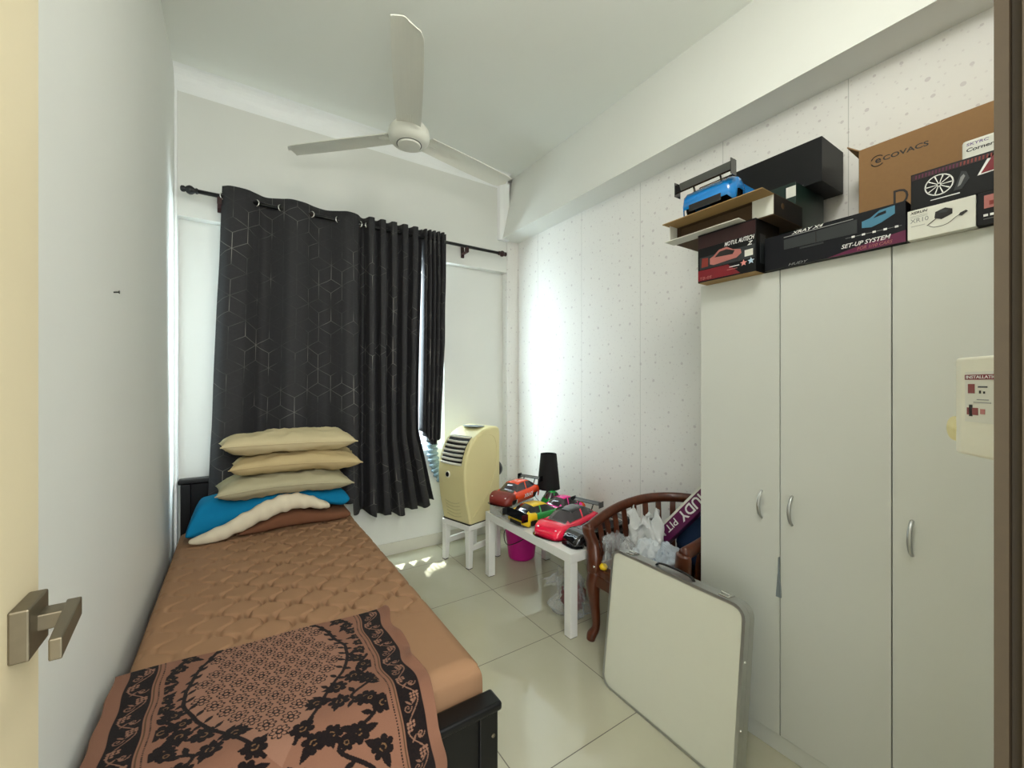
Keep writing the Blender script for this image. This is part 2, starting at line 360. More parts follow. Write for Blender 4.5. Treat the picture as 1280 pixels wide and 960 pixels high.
# ------------------------------------------------------------------ bed
bed = thing('bed', 'black wooden single bed frame standing against the bare white wall', 'bed', (0.17, 1.05, 0))
def bx(name, a, b, m, par, bev=0.004, off=(0, 0, 0), **k):
    a = [a[i] - off[i] for i in range(3)]; b = [b[i] - off[i] for i in range(3)]
    return MB().box(a, b).build(name, m, par, bevel=bev, **k)
BO = (0.17, 1.05, 0)
fb = bx('footboard', (-0.285, 1.068, 0.09), (0.645, 1.102, 0.375), 'blackwood', bed, off=BO)
MB().box((-0.3 - BO[0], 0.0, 0.375), (0.662 - BO[0], 0.07, 0.402)).build('cap_rail', 'blackwood', fb, bevel=0.009, seg=3)
for x in (-0.297, 0.59): bx('post', (x, 1.06, 0), (x + 0.062, 1.112, 0.375), 'blackwood', fb, off=BO)
bo = MB().lathe([(0.0, 0), (0.006, 0), (0.006, 0.002), (0.003, 0.0035)], 12, T=frame((0.635 - BO[0], 1.06 - BO[1], 0.305), (1, 0, 0), (0, -1, 0))); bo.build('bolt_cover', 'steel', fb)
hb = bx('headboard', (-0.27, 3.185, 0.12), (0.645, 3.205, 0.74), 'blackwood', bed, off=BO)
bx('cap_rail', (-0.296, 3.15, 0.745), (0.662, 3.225, 0.775), 'blackwood', hb, bev=0.009, off=BO)
for x in (-0.283, 0.59): bx('post', (x, 3.155, 0), (x + 0.05, 3.215, 0.745), 'blackwood', hb, off=BO)
for x in (-0.29, 0.622): bx('side_rail', (x, 1.112, 0.2), (x + 0.025, 3.155, 0.30), 'blackwood', bed, off=BO)
bx('slat_base', (-0.265, 1.113, 0.235), (0.62, 3.15, 0.262), 'blackwood', bed, off=BO)

# mattress with quilted fitted sheet
MW, ML, MZ, MH = 0.915, 1.93, 0.492, 0.215; MX, MY = -0.278, 1.13
def fold1(u, W, r=0.045):
    q = r * pi / 2
    def half(d):
        if d >= q: return d - q + r, 0.0
        if d >= 0: t = (q - d) / r; return r - r * sin(t), r - r * cos(t)
        return 0.0, r - d
    if u < W / 2: return half(u)
    d, z = half(W + 2 * (q - r) - u); return W - d, z
q0 = 0.045 * pi / 2 - 0.045
us = np.linspace(-(MH - 0.045), MW + 2 * q0 + MH - 0.045, 330); vs = np.linspace(-(MH - 0.045), ML + 2 * q0 + MH - 0.045, 600)
def tri(t): return 2 * abs((t % 1) - 0.5) * 2 - 1
fu = [fold1(u, MW) for u in us]; fv = [fold1(v, ML) for v in vs]
def mz(X, Y, dx, dy):
    drop = (dx ** 4 + dy ** 4) ** 0.25
    amt = max(0.0, 1 - drop * 30) * min(1.0, max(0.3, (X - 0.05) / 0.3)) * min(1, max(0, (Y - 0.34) / 0.22))
    g = 0
    k0 = X / 0.084
    for k in (math.floor(k0) - 1, math.floor(k0), math.floor(k0) + 1, math.floor(k0) + 2):
        xc = k * 0.084 + 0.025 * sin(2 * pi * (Y / 0.145) + (pi if k % 2 else 0) + 0.4 * sin(2 * pi * Y / 0.0725))
        g = max(g, math.exp(-((X - xc) / 0.008) ** 2))
    puff = 0.0025 * noise.noise(Vector((X * 7, Y * 7, 3)))
    return MZ - min(drop, MH - 0.01) + amt * (0.009 - 0.021 * g + puff) + 0.004 * noise.noise(Vector((X * 3, Y * 3, 0)))
def mpt(i, j):
    (X, dx), (Y, dy) = fu[i], fv[j]
    wob = 0.006 * noise.noise(Vector((X * 9, Y * 9, (dx + dy) * 9))) if dx + dy > 0.03 else 0
    return (MX + X + (wob if X > MW / 2 else 0), MY + Y + wob, mz(X, Y, dx, dy))
mm = MB(); nu, nv = len(us), len(vs)
mm.add([mpt(i, j) for i in range(nu) for j in range(nv)], [(i * nv + j, (i + 1) * nv + j, (i + 1) * nv + j + 1, i * nv + j + 1) for i in range(nu - 1) for j in range(nv - 1)])
mt = mm.build('mattress', 'sheet', smooth=True); tag(mt, 'single mattress under a quilted tan fitted sheet on the black bed', 'mattress')

# rug over the foot of the bed: pattern painted cell by cell into the pile
RW, RL = 0.75, 1.08; NU, NV = 420, 600
uu, vv = np.meshgrid(np.linspace(0, RW, NU), np.linspace(0, RL, NV), indexing='ij')
PINK, INK, TAN, PALE = [np.array(lin(c)[:3]) for c in ((126, 89, 70), (8, 8, 10), (108, 80, 54), (144, 106, 86))]
img = np.empty((NU, NV, 3)); img[:] = PINK
def paint(mask, col): img[mask] = col
def disc(x, y, r): return (uu - x) ** 2 + (vv - y) ** 2 < r * r
def stroke(pts, r):
    k = np.zeros(uu.shape, bool)
    for (x0, y0), (x1, y1) in zip(pts[:-1], pts[1:]):
        L2 = (x1 - x0) ** 2 + (y1 - y0) ** 2 + 1e-12; t = np.clip(((uu - x0) * (x1 - x0) + (vv - y0) * (y1 - y0)) / L2, 0, 1)
        k |= (uu - x0 - t * (x1 - x0)) ** 2 + (vv - y0 - t * (y1 - y0)) ** 2 < r * r
    return k
def leaf(x, y, a, L, wd):
    dx, dy = uu - x, vv - y; s = (dx * cos(a) + dy * sin(a)) / L; t = (-dx * sin(a) + dy * cos(a)) / wd
    return (s > 0) & (s < 1) & (np.abs(t) < np.sin(np.clip(s, 0, 1) * pi))
def bloom(x, y, r, n=8, rot=0.0):
    rr = np.hypot(uu - x, vv - y) / r; th = np.arctan2(vv - y, uu - x)
    pet = np.abs(np.cos(n / 2 * (th + rot))) ** 0.6
    return rr, pet
def small_flower(x, y, r):
    rr, pet = bloom(x, y, r, 8)
    paint(rr < 0.62 + 0.42 * pet, INK); paint((rr > 0.42) & (rr < 0.36 + 0.5 * pet) & (pet > 0.55), PALE); paint(rr < 0.2, PALE)
def big_flower(x, y, r, rot=0.0):
    rr, pet = bloom(x, y, r, 7, rot); paint(rr < 0.7 + 0.35 * pet, INK); paint((rr > 0.2) & (rr < 0.32), TAN)
HW = [(-0.05, 0.1), (0, 0.13), (0.08, 0.17), (0.2, 0.2), (0.28, 0.195), (0.36, 0.168), (0.46, 0.105), (0.56, 0.04), (0.62, 0.0)]
cx = RW / 2
hw = np.interp(vv, [t[0] for t in HW], [t[1] for t in HW])
inner = np.abs(uu - cx) < hw
paint(inner, PALE * 0.92)
k = 0
for row in range(14):
    for colu in range(-5, 6):
        x = cx + colu * 0.054 + (0.027 if row % 2 else 0); y = 0.014 + row * 0.043
        if abs(x - cx) < lerp(HW, y) - 0.02: small_flower(x, y, 0.0225)
for sgn in (-1, 1):
    vine = [(cx + sgn * (lerp(HW, v) + 0.004), v) for v in np.linspace(-0.02, 0.58, 40)]
    paint(stroke(vine, 0.005), INK)
    for v in np.linspace(0.02, 0.46, 12):
        x = cx + sgn * lerp(HW, v); paint(leaf(x, v, (pi if sgn > 0 else 0) + sgn * 0.9, 0.03, 0.006), INK)
        paint(leaf(x, v, (0 if sgn > 0 else pi) + sgn * 0.7, 0.028, 0.006), INK)
    chain = [(0.205, 0.015), (0.228, 0.06), (0.245, 0.105), (0.25, 0.155), (0.247, 0.205), (0.238, 0.255), (0.218, 0.305), (0.24, 0.36), (0.2, 0.40), (0.15, 0.43), (0.23, 0.44), (0.09, 0.47), (0.14, 0.5), (0.2, 0.53), (0.05, 0.55), (0.24, 0.57), (0.11, 0.6)]
    for i, (dx, v) in enumerate(chain):
        big_flower(cx + sgn * dx, v, 0.021 if i < 7 else 0.027, i)
        paint(leaf(cx + sgn * dx, v, i * 1.7 + 0.5, 0.04, 0.008), INK); paint(leaf(cx + sgn * dx, v, i * 2.3 + 2.5, 0.036, 0.007), INK)
    for i, (dx, v) in enumerate(((0.07, 0.60), (0.03, 0.67), (0.17, 0.62), (0.09, 0.73), (0.22, 0.67), (0.02, 0.78), (0.15, 0.8), (0.21, 0.85), (0.06, 0.88), (0.17, 0.95), (0.03, 1.0))):
        big_flower(cx + sgn * dx, v, 0.027, i); paint(leaf(cx + sgn * dx, v, i * 1.9, 0.05, 0.01), INK); paint(leaf(cx + sgn * dx, v, i * 1.9 + 2.4, 0.05, 0.01), INK)
    pts = [(cx + sgn * x, y) for x, y in ((0.25, 0.3), (0.21, 0.37), (0.24, 0.45), (0.17, 0.5), (0.22, 0.58), (0.12, 0.64), (0.2, 0.72), (0.1, 0.8), (0.2, 0.9), (0.1, 1.0))]
    sm = [(p.x, p.y) for p in smoothpath([(x, y, 0) for x, y in pts], 60)]
    paint(stroke(sm, 0.005), INK)
    for i in range(0, 60, 3): paint(leaf(sm[i][0], sm[i][1], i * 1.3, 0.035, 0.007), INK)
    for i in range(5, 60, 9): big_flower(sm[i][0] + 0.015, sm[i][1], 0.02, i)
# borders
for left in (True, False):
    e = uu if left else RW - uu
    paint(e < 0.122, PINK); paint((e > 0.034) & (e < 0.096), INK)
    paint((e > 0.1) & (e < 0.1035), TAN * 0.5); paint((e > 0.110) & (e < 0.114) & (np.sin(vv * 900) > -0.3), INK)
    c0 = 0.065 if left else RW - 0.065
    wave = [(c0 + 0.021 * sin(v * 2 * pi / 0.14), v) for v in np.linspace(0, RL, 240)]
    paint(stroke(wave, 0.0016), PALE * 0.75)
    for i, v in enumerate(np.arange(0.02, RL, 0.07)):
        side = 1 if i % 2 else -1
        for a in range(3):
            for b in range(3 - a // 2): paint(disc(c0 - side * 0.012 + (b - 1) * 0.0085, v + a * 0.0085, 0.0037), PALE * 0.85)
        spi = [(c0 + side * 0.012 + 0.012 * (1 - t) * cos(t * 9), v + 0.035 + 0.012 * (1 - t) * sin(t * 9)) for t in np.linspace(0, 0.9, 14)]
        paint(stroke(spi, 0.0014), PALE * 0.7)
        paint(leaf(c0, v + 0.03, side * 0.8, 0.022, 0.003), PALE * 0.7); paint(leaf(c0, v + 0.03, pi - side * 0.8, 0.022, 0.003), PALE * 0.7)
path = smoothpath([(1.615, 0.507, 0), (1.45, 0.503, 0), (1.3, 0.501, 0), (1.2, 0.5, 0), (1.135, 0.493, 0), (1.08, 0.462, 0), (1.045, 0.425, 0), (1.028, 0.39, 0), (1.024, 0.3, 0), (1.022, 0.1, 0)], 160)
cum = np.concatenate([[0], np.cumsum([(path[i + 1] - path[i]).length for i in range(159)])])
pa = np.array([[p.x, p.y] for p in path])
X = np.zeros((NU, NV, 3)); sc = cum[-1] / RL
s_ = vv * sc
X[..., 0] = -0.29 + uu * 1.0; X[..., 1] = np.interp(s_, cum, pa[:, 0]); X[..., 2] = np.interp(s_, cum, pa[:, 1])
flatn = np.clip((X[..., 1] - 1.03) / 0.12, 0, 1)
X[..., 1] += (-0.05 * uu / RW) * np.clip((X[..., 1] - 1.1) / 0.4, 0, 1)
X[..., 0] += 0.007 * np.sin(vv * 24 + 1) * (uu / RW) ** 4 + 0.002 * np.sin(vv * 41)
X[..., 2] += 0.005 * flatn * (np.sin(uu * 17 + vv * 6) * np.sin(vv * 13 + 1) * 0.6 + 0.6) + 0.012 * np.exp(-((RW - uu) / 0.02) ** 2) * (0.5 + 0.5 * np.sin(vv * 33)) * flatn
X[..., 1] -= (1 - flatn) * 0.010 * (1 + np.sin(uu * 22 + 0.6))
me = bpy.data.meshes.new('prayer_rug'); ii = np.arange(NU * NV).reshape(NU, NV)
me.from_pydata(X.reshape(-1, 3).tolist(), [], np.stack([ii[:-1, :-1], ii[1:, :-1], ii[1:, 1:], ii[:-1, 1:]], -1).reshape(-1, 4).tolist())
at = me.color_attributes.new('pile', 'FLOAT_COLOR', 'POINT'); at.data.foreach_set('color', np.concatenate([img, np.ones((NU, NV, 1))], -1).astype(np.float32).ravel())
me.materials.append(M['rug']); me.shade_smooth(); rug = bpy.data.objects.new('prayer_rug', me); C.objects.link(rug)
d = rug.modifiers.new('s', 'SOLIDIFY'); d.thickness = 0.005; d.offset = 0
tag(rug, 'pinkish brown and black floral pile rug draped over the foot of the bed', 'rug')

# folded bedding at the head
def loft(name, label, cat, xs, zb, zt, yf, yb, m, wob=0.006, seed=0, n=22):
    def fn(a, b):
        x = xs[0] + (xs[1] - xs[0]) * a; lo, hi = lerp(zb, x), lerp(zt, x)
        e = min(1.0, (1 - abs(2 * a - 1)) * 9) ** 0.5
        q = 2 * pi * b; c, s = cos(q), sin(q)
        y = (yf + yb) / 2 + (yb - yf) / 2 * math.copysign(abs(c) ** 0.5, c)
        z = (lo + hi) / 2 + (hi - lo) / 2 * math.copysign(abs(s) ** 0.6, s) * e
        p = Vector((x * 9, y * 9, z * 9 + seed)); return (x, y + wob * noise.noise(p), z + wob * noise.noise(p + Vector((5, 5, 5))))
    mb = MB().grid(40, n, fn, cv=True); mb.add([], [])
    k = len(mb.v); mb.f += [tuple(range(n)), tuple(range(k - n, k))]; mb.mi += [0, 0]
    return tag(mb.build(name, m, smooth=True, sub=1), label, cat)
loft('folded_blanket', 'brown cloth folded flat under the teal blanket on the bed', 'blanket', (0.0, 0.605), [(0, .5), (0.6, .5)], [(0, .53), (0.1, .56), (0.2, .60), (0.32, .605), (0.45, .575), (0.6, .555)], 2.74, 3.05, 'brownf', seed=2)
loft('fleece_blanket', 'teal blue fleece blanket folded beneath the pillows at the bed head', 'blanket', (-0.235, 0.605), [(-.23, .505), (-.1, .53), (0, .57), (.13, .61), (.2, .625), (.35, .62), (.47, .59), (.6, .565)], [(-.235, .57), (-.18, .70), (-.1, .72), (0, .70), (.2, .712), (.3, .712), (.45, .688), (.6, .67)], 2.765, 3.035, 'teal', wob=0.012, seed=5)
rp = smoothpath([(-0.215, 2.755, 0.518), (-0.1, 2.74, 0.537), (0.0, 2.735, 0.575), (0.1, 2.735, 0.62), (0.19, 2.735, 0.652), (0.27, 2.735, 0.665), (0.35, 2.735, 0.652), (0.42, 2.735, 0.625), (0.475, 2.74, 0.605)], 40)
rl = MB().grid(40, 14, lambda a, b: tuple(rp[min(39, int(round(a * 39)))] + Vector((0, 0.034 * cos(2 * pi * b), (0.026 + 0.028 * sin(pi * min(1, a * 1.1))) * sin(2 * pi * b))) * (1 + 0.10 * sin(a * 46 + b * 9) + 0.10 * sin(a * 83 - b * 12)) * min(1, 0.4 + 8 * min(a, 1 - a)) ), cv=True)
rl.f += [tuple(range(14)), tuple(range(39 * 14, 40 * 14))]; rl.mi += [0, 0]
tag(rl.build('quilt_hem', 'cream', smooth=True, sub=1), 'cream quilt edge rolled along the front of the teal blanket', 'quilt')
def pillow(label, c, sx, sy, h, m, bend=0.0, rz=0, seed=0, tilt=0):
    n = 46
    def fn(side):
        def g(a, b):
            u, v = 2 * a - 1, 2 * b - 1
            t = max(0, 1 - abs(u) ** 7) ** 0.6 * max(0, 1 - abs(v) ** 4) ** 0.6
            x = sx * u * (1 - 0.05 * (1 - v * v)); y = sy * v * (1 - 0.07 * (1 - u * u))
            wr = 0.016 * noise.noise(Vector((u * 2.5 + seed, v * 3, side))) * t + 0.010 * noise.noise(Vector((u * 9 + seed, v * 4, side * 3))) * t
            return (x, y, side * h * t + wr - bend * (u * u) + 0.01 * v * u)
        return g
    mb = MB().grid(n, n, fn(1)).grid(n, n, fn(-1))
    o = mb.build('pillow', m, smooth=True); tag(o, label, 'pillow', 'pillows stacked at the head of the bed')
    bm = bmesh.new(); bm.from_mesh(o.data); bmesh.ops.remove_doubles(bm, verts=bm.verts, dist=0.0008); bmesh.ops.recalc_face_normals(bm, faces=bm.faces); bm.to_mesh(o.data); bm.free(); o.data.shade_smooth()
    o.location = c; o.rotation_euler = (R(tilt), 0, rz)
    pp = [Vector(fn(1)(t, 0)) for t in np.linspace(0, 1, 30)] + [Vector(fn(1)(1, t)) for t in np.linspace(0, 1, 20)]
    MB().tube(pp, 0.0035, 6).build('piping', m, o, smooth=True)
    return o
pillow('olive beige pillow lying directly on the teal blanket, lowest of three', (0.245, 2.86, 0.771), 0.35, 0.2, 0.058, 'pil2', 0.02, R(2), 3)
pillow('straw coloured pillow in the middle of the stack of three', (0.31, 2.85, 0.89), 0.345, 0.185, 0.056, 'pil3', 0.014, R(-2), 11)
pillow('pale khaki pillow on the very top of the pillow stack', (0.265, 2.85, 1.01), 0.35, 0.19, 0.06, 'pil1', 0.004, R(3), 23)

# ------------------------------------------------------------------ curtains and rod
YC = 3.11; ZR = 2.502
rod = thing('curtain_rod', 'black curtain rod with turned finials across the window wall', 'curtain rod', (0.86, YC, ZR))
MB().tube([(-1.06, 0, 0), (1.06, 0, 0)], 0.0125, 16).build('pole', 'black', rod, smooth=True)
fp = [(0.0, -0.001), (0.016, 0), (0.018, 0.01), (0.013, 0.014), (0.024, 0.028), (0.027, 0.04), (0.022, 0.052), (0.013, 0.06), (0.018, 0.066), (0.018, 0.078), (0.01, 0.084), (0.0, 0.085)]
M['brownmetal'] = mat('dark_brown_metal', (52, 24, 22), 0.35, 0.2)
MB().lathe(fp, 18, T=frame((-1.055, 0, 0), (0, 1, 0), (-1, 0, 0))).build('finial', 'black', rod, smooth=True)
MB().lathe(fp, 18, T=frame((1.055, 0, 0), (0, 1, 0), (1, 0, 0))).build('finial', 'brownmetal', rod, smooth=True)
for x in (-0.95, 0.745):
    b_ = MB().box((x - 0.012, -0.006, -0.05), (x + 0.012, 0.088, -0.038)).box((x - 0.014, 0.075, -0.075), (x + 0.014, 0.089, 0.02)).box((x - 0.012, -0.016, -0.05), (x + 0.012, -0.008, -0.01)).box((x - 0.01, 0.012, -0.05), (x + 0.01, 0.02, 0.0))
    b_.build('bracket', 'brownmetal', rod, bevel=0.002)
def curtain(name, label, folds, ztop, zbot, m='curtain', nz=46, par=None):
    """folds: list of (x, dy) along the cloth in plan; zbot(x) hem; widths in the uv come from the cloth's own length"""
    pl = smoothpath([(x, dy, 0) for x, dy in folds], max(160, len(folds) * 14)); n = len(pl)
    L = np.concatenate([[0], np.cumsum([(pl[i + 1] - pl[i]).length for i in range(n - 1)])])
    vs, uvs = [], []
    x0 = pl[0].x
    for i, p in enumerate(pl):
        zb = zbot(p.x)
        top = ztop + 0.05 + 0.014 * cos(0)  # cloth stands a little above the rod
        for j in range(nz):
            t = j / (nz - 1); z = top + (zb - top) * t
            sway = 0.010 * noise.noise(Vector((p.x * 3, z * 1.2, 1)))
            amp = (0.75 + 0.5 * t) * (1 if t > 0.02 else 0.9)
            spread = SPREAD(p.x, t)
            vs.append((p.x + spread + 0.004 * noise.noise(Vector((p.x * 8, z * 3, 4))), YC + p.y * amp + sway, z)); uvs.append((L[i], z))
    mb = MB().add(vs, [(i * nz + j, (i + 1) * nz + j, (i + 1) * nz + j + 1, i * nz + j + 1) for i in range(n - 1) for j in range(nz - 1)])
    o = mb.build(name, m, par, smooth=True, solid=0.0025)
    ul = o.data.uv_layers.new(name='UVMap'); idx = np.empty(len(o.data.loops), int); o.data.loops.foreach_get('vertex_index', idx)
    ul.data.foreach_set('uv', np.array(uvs, np.float32)[idx].ravel())
    return o
def SPREAD(x, t): return -0.075 * t * max(0, 1 - (x + 0.06) / 0.6) - 0.03 * min(1, t * 1.8) * max(0, (x - 0.9) / 0.32) + 0.13 * max(0, t - 0.74) / 0.26 * max(0, (x - 0.8) / 0.42)
A_ = 0.05
main = [(-0.075, 0.0), (-0.03, -A_), (0.05, -A_ * 0.9), (0.10, 0.0), (0.16, A_), (0.24, 0.0), (0.30, -A_), (0.38, -A_ * 0.6), (0.44, A_ * 0.4), (0.52, A_), (0.59, 0.0), (0.65, -A_), (0.715, -A_ * 0.6), (0.75, A_ * 0.7), (0.775, A_), (0.79, 0.0)]
x = 0.80
for i in range(5):
    main += [(x, -0.038), (x + 0.032, -0.044), (x + 0.044, 0.0), (x + 0.054, 0.04), (x + 0.068, 0.035), (x + 0.078, 0.0)]; x += 0.084
hem = lambda x: 0.455 - 0.085 * max(0, min(1, (x - 0.62) / 0.3)) + 0.05 * max(0, min(1, (x - 1.0) / 0.25)) + 0.012 * sin(x * 43)
ct = curtain('curtain', '', main, ZR, lambda x: max(hem(x), 0.51) if x < 0.68 else hem(x))
tag(ct, 'charcoal curtain with silvery hexagon lines hanging behind the bed head', 'curtain')
for x, nx in ((-0.07, 0.55), (0.10, -0.6), (0.24, 0.6), (0.42, -0.6), (0.59, 0.6), (0.735, -0.7), (0.79, 0.7)):
    G = frame((x, YC - 0.004, ZR), (0, 0, 1), (nx, -0.75, 0))
    rg = MB().grid(24, 8, lambda a, b: ((0.020 + 0.0045 * cos(2 * pi * b)) * cos(2 * pi * a), (0.020 + 0.0045 * cos(2 * pi * b)) * sin(2 * pi * a), 0.004 * sin(2 * pi * b)), cu=True, cv=True, T=G)
    o = rg.build('grommet', 'chrome', ct, smooth=True)
sec = []; x = 1.24
for i in range(5):
    sec += [(x - 0.004, 0.03), (x, -0.03), (x + 0.014, -0.045), (x + 0.023, 0.0), (x + 0.03, 0.03)]; x += 0.036
sec += [(1.425, 0.0), (1.43, 0.04)]
def SPREAD(x, t): return -0.03 * max(0, t - 0.55) * 2 * (x - 1.22) / 0.2 - 0.02 * t
c2 = curtain('curtain', '', sec, ZR, lambda x: 0.93 - 0.06 * cos((x - 1.34) * 25))
tag(c2, 'narrow bunched charcoal curtain gathered short at the right end of the rod', 'curtain')
c2.data.transform(Matrix.Translation((-0.012, 0, 0)))
# ------------------------------------------------------------------ ceiling fan
fx, fy, fz = 0.79, 2.22, 2.72
fan = thing('ceiling_fan', 'white three-bladed ceiling fan hanging above the bed', 'fan', (fx, fy, fz))
MB().lathe([(0, .52), (0.055, .52), (0.065, .50), (0.06, .45), (0.03, .42), (0.014, .415), (0.0, .415)], 28).build('canopy', 'fan', fan, smooth=True)
MB().tube([(0, 0, 0.06), (0, 0, 0.43)], 0.011, 14).build('downrod', 'fan', fan, smooth=True)
MB().lathe([(0, .075), (0.03, .075), (0.05, .06), (0.09, .045), (0.108, .02), (0.112, -0.005), (0.108, -0.028), (0.092, -0.045), (0.07, -0.052), (0, -0.052)], 36).build('motor_housing', 'fan', fan, smooth=True)
M['greyline'] = mat('dark_grey_seam', (90, 92, 86), 0.5)
cp = MB().lathe([(0, -0.052), (0.064, -0.052), (0.06, -0.062), (0, -0.066)], 32).build('bottom_cap', 'fan', fan, smooth=False)
MB().lathe([(0.064, -0.0515), (0.068, -0.0515), (0.068, -0.054), (0.064, -0.054)], 32).build('seam_ring', 'greyline', fan)
for ang in (-110, 135.6, 12):
    T = Matrix.Rotation(R(ang), 4, 'Z') @ Matrix.Rotation(R(-8), 4, 'X')
    nseg = 22
    def bl(a, b, side):
        r = 0.115 + 0.635 * a; wd = 0.062 + 0.006 * sin(pi * a)
        y = (2 * b - 1) * wd
        if a > 0.88 and b > 0.3: y -= (b - 0.3) / 0.7 * wd * 0.9 * (1 - math.sqrt(max(0, 1 - ((a - 0.88) / 0.12) ** 2)))
        return (r, y, 0.006 + side * 0.0025 - 0.004 * (2 * b - 1) ** 2 * 3)
    b_ = MB(); nn = 9
    vs = [bl(i / nseg, j / nn, sd) for sd in (1, -1) for i in range(nseg + 1) for j in range(nn + 1)]; k = (nseg + 1) * (nn + 1)
    fs = [tuple(sd * k + q for q in (i * (nn + 1) + j, (i + 1) * (nn + 1) + j, (i + 1) * (nn + 1) + j + 1, i * (nn + 1) + j + 1)) for sd in (0, 1) for i in range(nseg) for j in range(nn)]
    rim = [i * (nn + 1) for i in range(nseg + 1)] + [nseg * (nn + 1) + j for j in range(1, nn + 1)] + [i * (nn + 1) + nn for i in range(nseg - 1, -1, -1)] + [j for j in range(nn - 1, 0, -1)]
    fs += [(rim[q], rim[(q + 1) % len(rim)], k + rim[(q + 1) % len(rim)], k + rim[q]) for q in range(len(rim))]
    b_.add(vs, fs, 0, T)
    for q in range(6): b_.box((0.125, -0.03 + q * 0.012 - 0.0015, 0.0), (0.185 - abs(q - 2.5) * 0.008, -0.03 + q * 0.012 + 0.0015, 0.0045), 0, T)
    bo = b_.build('blade', 'fan', fan, smooth=False)
    MB().box((0.085, -0.028, 0.0075), (0.17, 0.028, 0.016), 0, T).build('blade_bracket', 'fan', fan, bevel=0.003)

# ------------------------------------------------------------------ wardrobe
WX, WT = 1.65, 1.765
ward = thing('wardrobe', 'white three-door wardrobe standing by the wallpapered wall', 'wardrobe', (1.92, 0.57, 0))
def wb(name, a, b, m='lam', bev=0.0015, par=None): return MB().box((a[0] - 1.92, a[1] - 0.57, a[2]), (b[0] - 1.92, b[1] - 0.57, b[2])).build(name, m, par or ward, bevel=bev)
wb('carcass', (WX + 0.02, 0.103, 0.066), (2.165, 1.033, WT)); wb('plinth', (WX + 0.006, 0.106, 0), (2.16, 1.03, 0.064), 'lam')
for i, (ya, yb, hy) in enumerate(((0.7245, 1.033, 0.787), (0.4145, 0.7215, 0.684), (0.103, 0.4115, 0.368))):
    d_ = wb('door', (WX, ya, 0.068), (WX + 0.018, yb, WT))
    hp = smoothpath([(WX - 1.92 + 0.002, hy - 0.57, 0.845), (WX - 1.92 - 0.016, hy - 0.57, 0.862), (WX - 1.92 - 0.026, hy - 0.57, 0.897), (WX - 1.92 - 0.016, hy - 0.57, 0.932), (WX - 1.92 + 0.002, hy - 0.57, 0.95)], 18)
    MB().tube(hp, [0.0055 - 0.0015 * abs(i / 8.5 - 1) for i in range(18)], 10, flat=(1.2, 0.8)).build('handle', 'alu', d_, smooth=True)
for y in (0.723, 0.413): wb('door_gap_shade', (WX + 0.0172, y - 0.004, 0.07), (WX + 0.0198, y + 0.004, WT - 0.002), 'inkd', 0)  # dark strips added behind the door gaps, painting in their shade
# grey strip poking out of the gap between two doors
tag(MB().prism([(0.7215, 0.60), (0.726, 0.60), (0.7245, 0.72), (0.7228, 0.72)], WX - 0.012, WX - 0.001, 'x').prism([(0.7165, 0.575), (0.733, 0.575), (0.727, 0.66), (0.7222, 0.66)], WX - 0.010, WX - 0.001, 'x').build('cloth_strip', 'grey'), 'thin grey cloth strip caught between two wardrobe doors', 'cloth')

# ------------------------------------------------------------------ boxes on the wardrobe
NX = Vector((-1, 0, 0))
def F(x, y, z): return frame((x, y, z), (0, -1, 0), (-1, 0, 0))     # lettering on a face that looks towards -x
def carton(name, label, x0, x1, y0, y1, z0, z1, mats, cat='box', bev=0.001):
    o = MB().box((x0, y0, z0), (x1, y1, z1)).build(name, mats, bevel=bev); return tag(o, label, cat)
def panel(name, par, x, y0, y1, z0, z1, m, poly=None, t=0.0006):
    """printed patch on a face that looks towards -x; poly in (0..1, 0..1) of its rectangle, read from its left"""
    pts = poly or [(0, 0), (1, 0), (1, 1), (0, 1)]
    pp = [(y1 + (y0 - y1) * u, z0 + (z1 - z0) * v) for u, v in pts]
    return MB().prism(pp, x - t, x, 'x').build(name, m, par)
def spoke_wheel(par, x, y, z, r, m, rim_name='wheel_print'):
    mb = MB(); n = 32
    ring = lambda a, b: [(y + q * cos(2 * pi * k / n), z + q * sin(2 * pi * k / n)) for q in (a, b) for k in range(n)]
    for (a, b) in ((r, r * 0.9), (r * 0.2, r * 0.1)):
        vs = [(x - 0.001, p[0], p[1]) for p in ring(a, b)]; mb.add(vs, [(k, (k + 1) % n, n + (k + 1) % n, n + k) for k in range(n)])
    for k in range(10):
        t = 2 * pi * k / 10; d = Vector((0, cos(t), sin(t))); e = Vector((0, -sin(t), cos(t))) * r * 0.055; c = Vector((x - 0.001, y, z))
        mb.add([c + d * r * 0.15 - e * 0.5, c + d * r * 0.93 - e, c + d * r * 0.93 + e, c + d * r * 0.15 + e * 0.5], [(0, 1, 2, 3)])
    return mb.build(rim_name, m, par)
ZT = WT + 0.001
# touring-car kit box with twin stars
kit = carton('kit_box', 'dark red and black model car kit box overhanging the wardrobe corner, with two stars', 1.59, 1.77, 0.778, 1.008, ZT, 1.962, ['blackcard'])
x = 1.59
MB().box((x + 0.0006, 0.7786, ZT - 0.0005), (1.769, 1.0075, ZT + 0.0004)).build('kraft_base', 'cardedge', kit)
panel('print_band', kit, x, 0.779, 1.007, 1.905, 1.955, 'dred')
panel('print_band', kit, x, 0.835, 1.007, ZT + 0.006, 1.815, 'red', [(0, 0), (1, 0), (0.72, 1), (0, 1)])
panel('print_panel', kit, x, 0.782, 1.0, 1.818, 1.868, 'inkd')
body = panel('car_print', kit, x - 0.0006, 0.83, 0.955, 1.826, 1.884, 'pinkp', [(0, .1), (.12, 0), (.85, .12), (1, .35), (.97, .62), (.75, .72), (.55, 1), (.3, .95), (.12, .62), (0, .5)])
panel('car_print', kit, x - 0.0012, 0.855, 0.935, 1.85, 1.875, 'ink', [(0, .2), (.9, 0), (1, .5), (.6, 1), (.25, .9)])
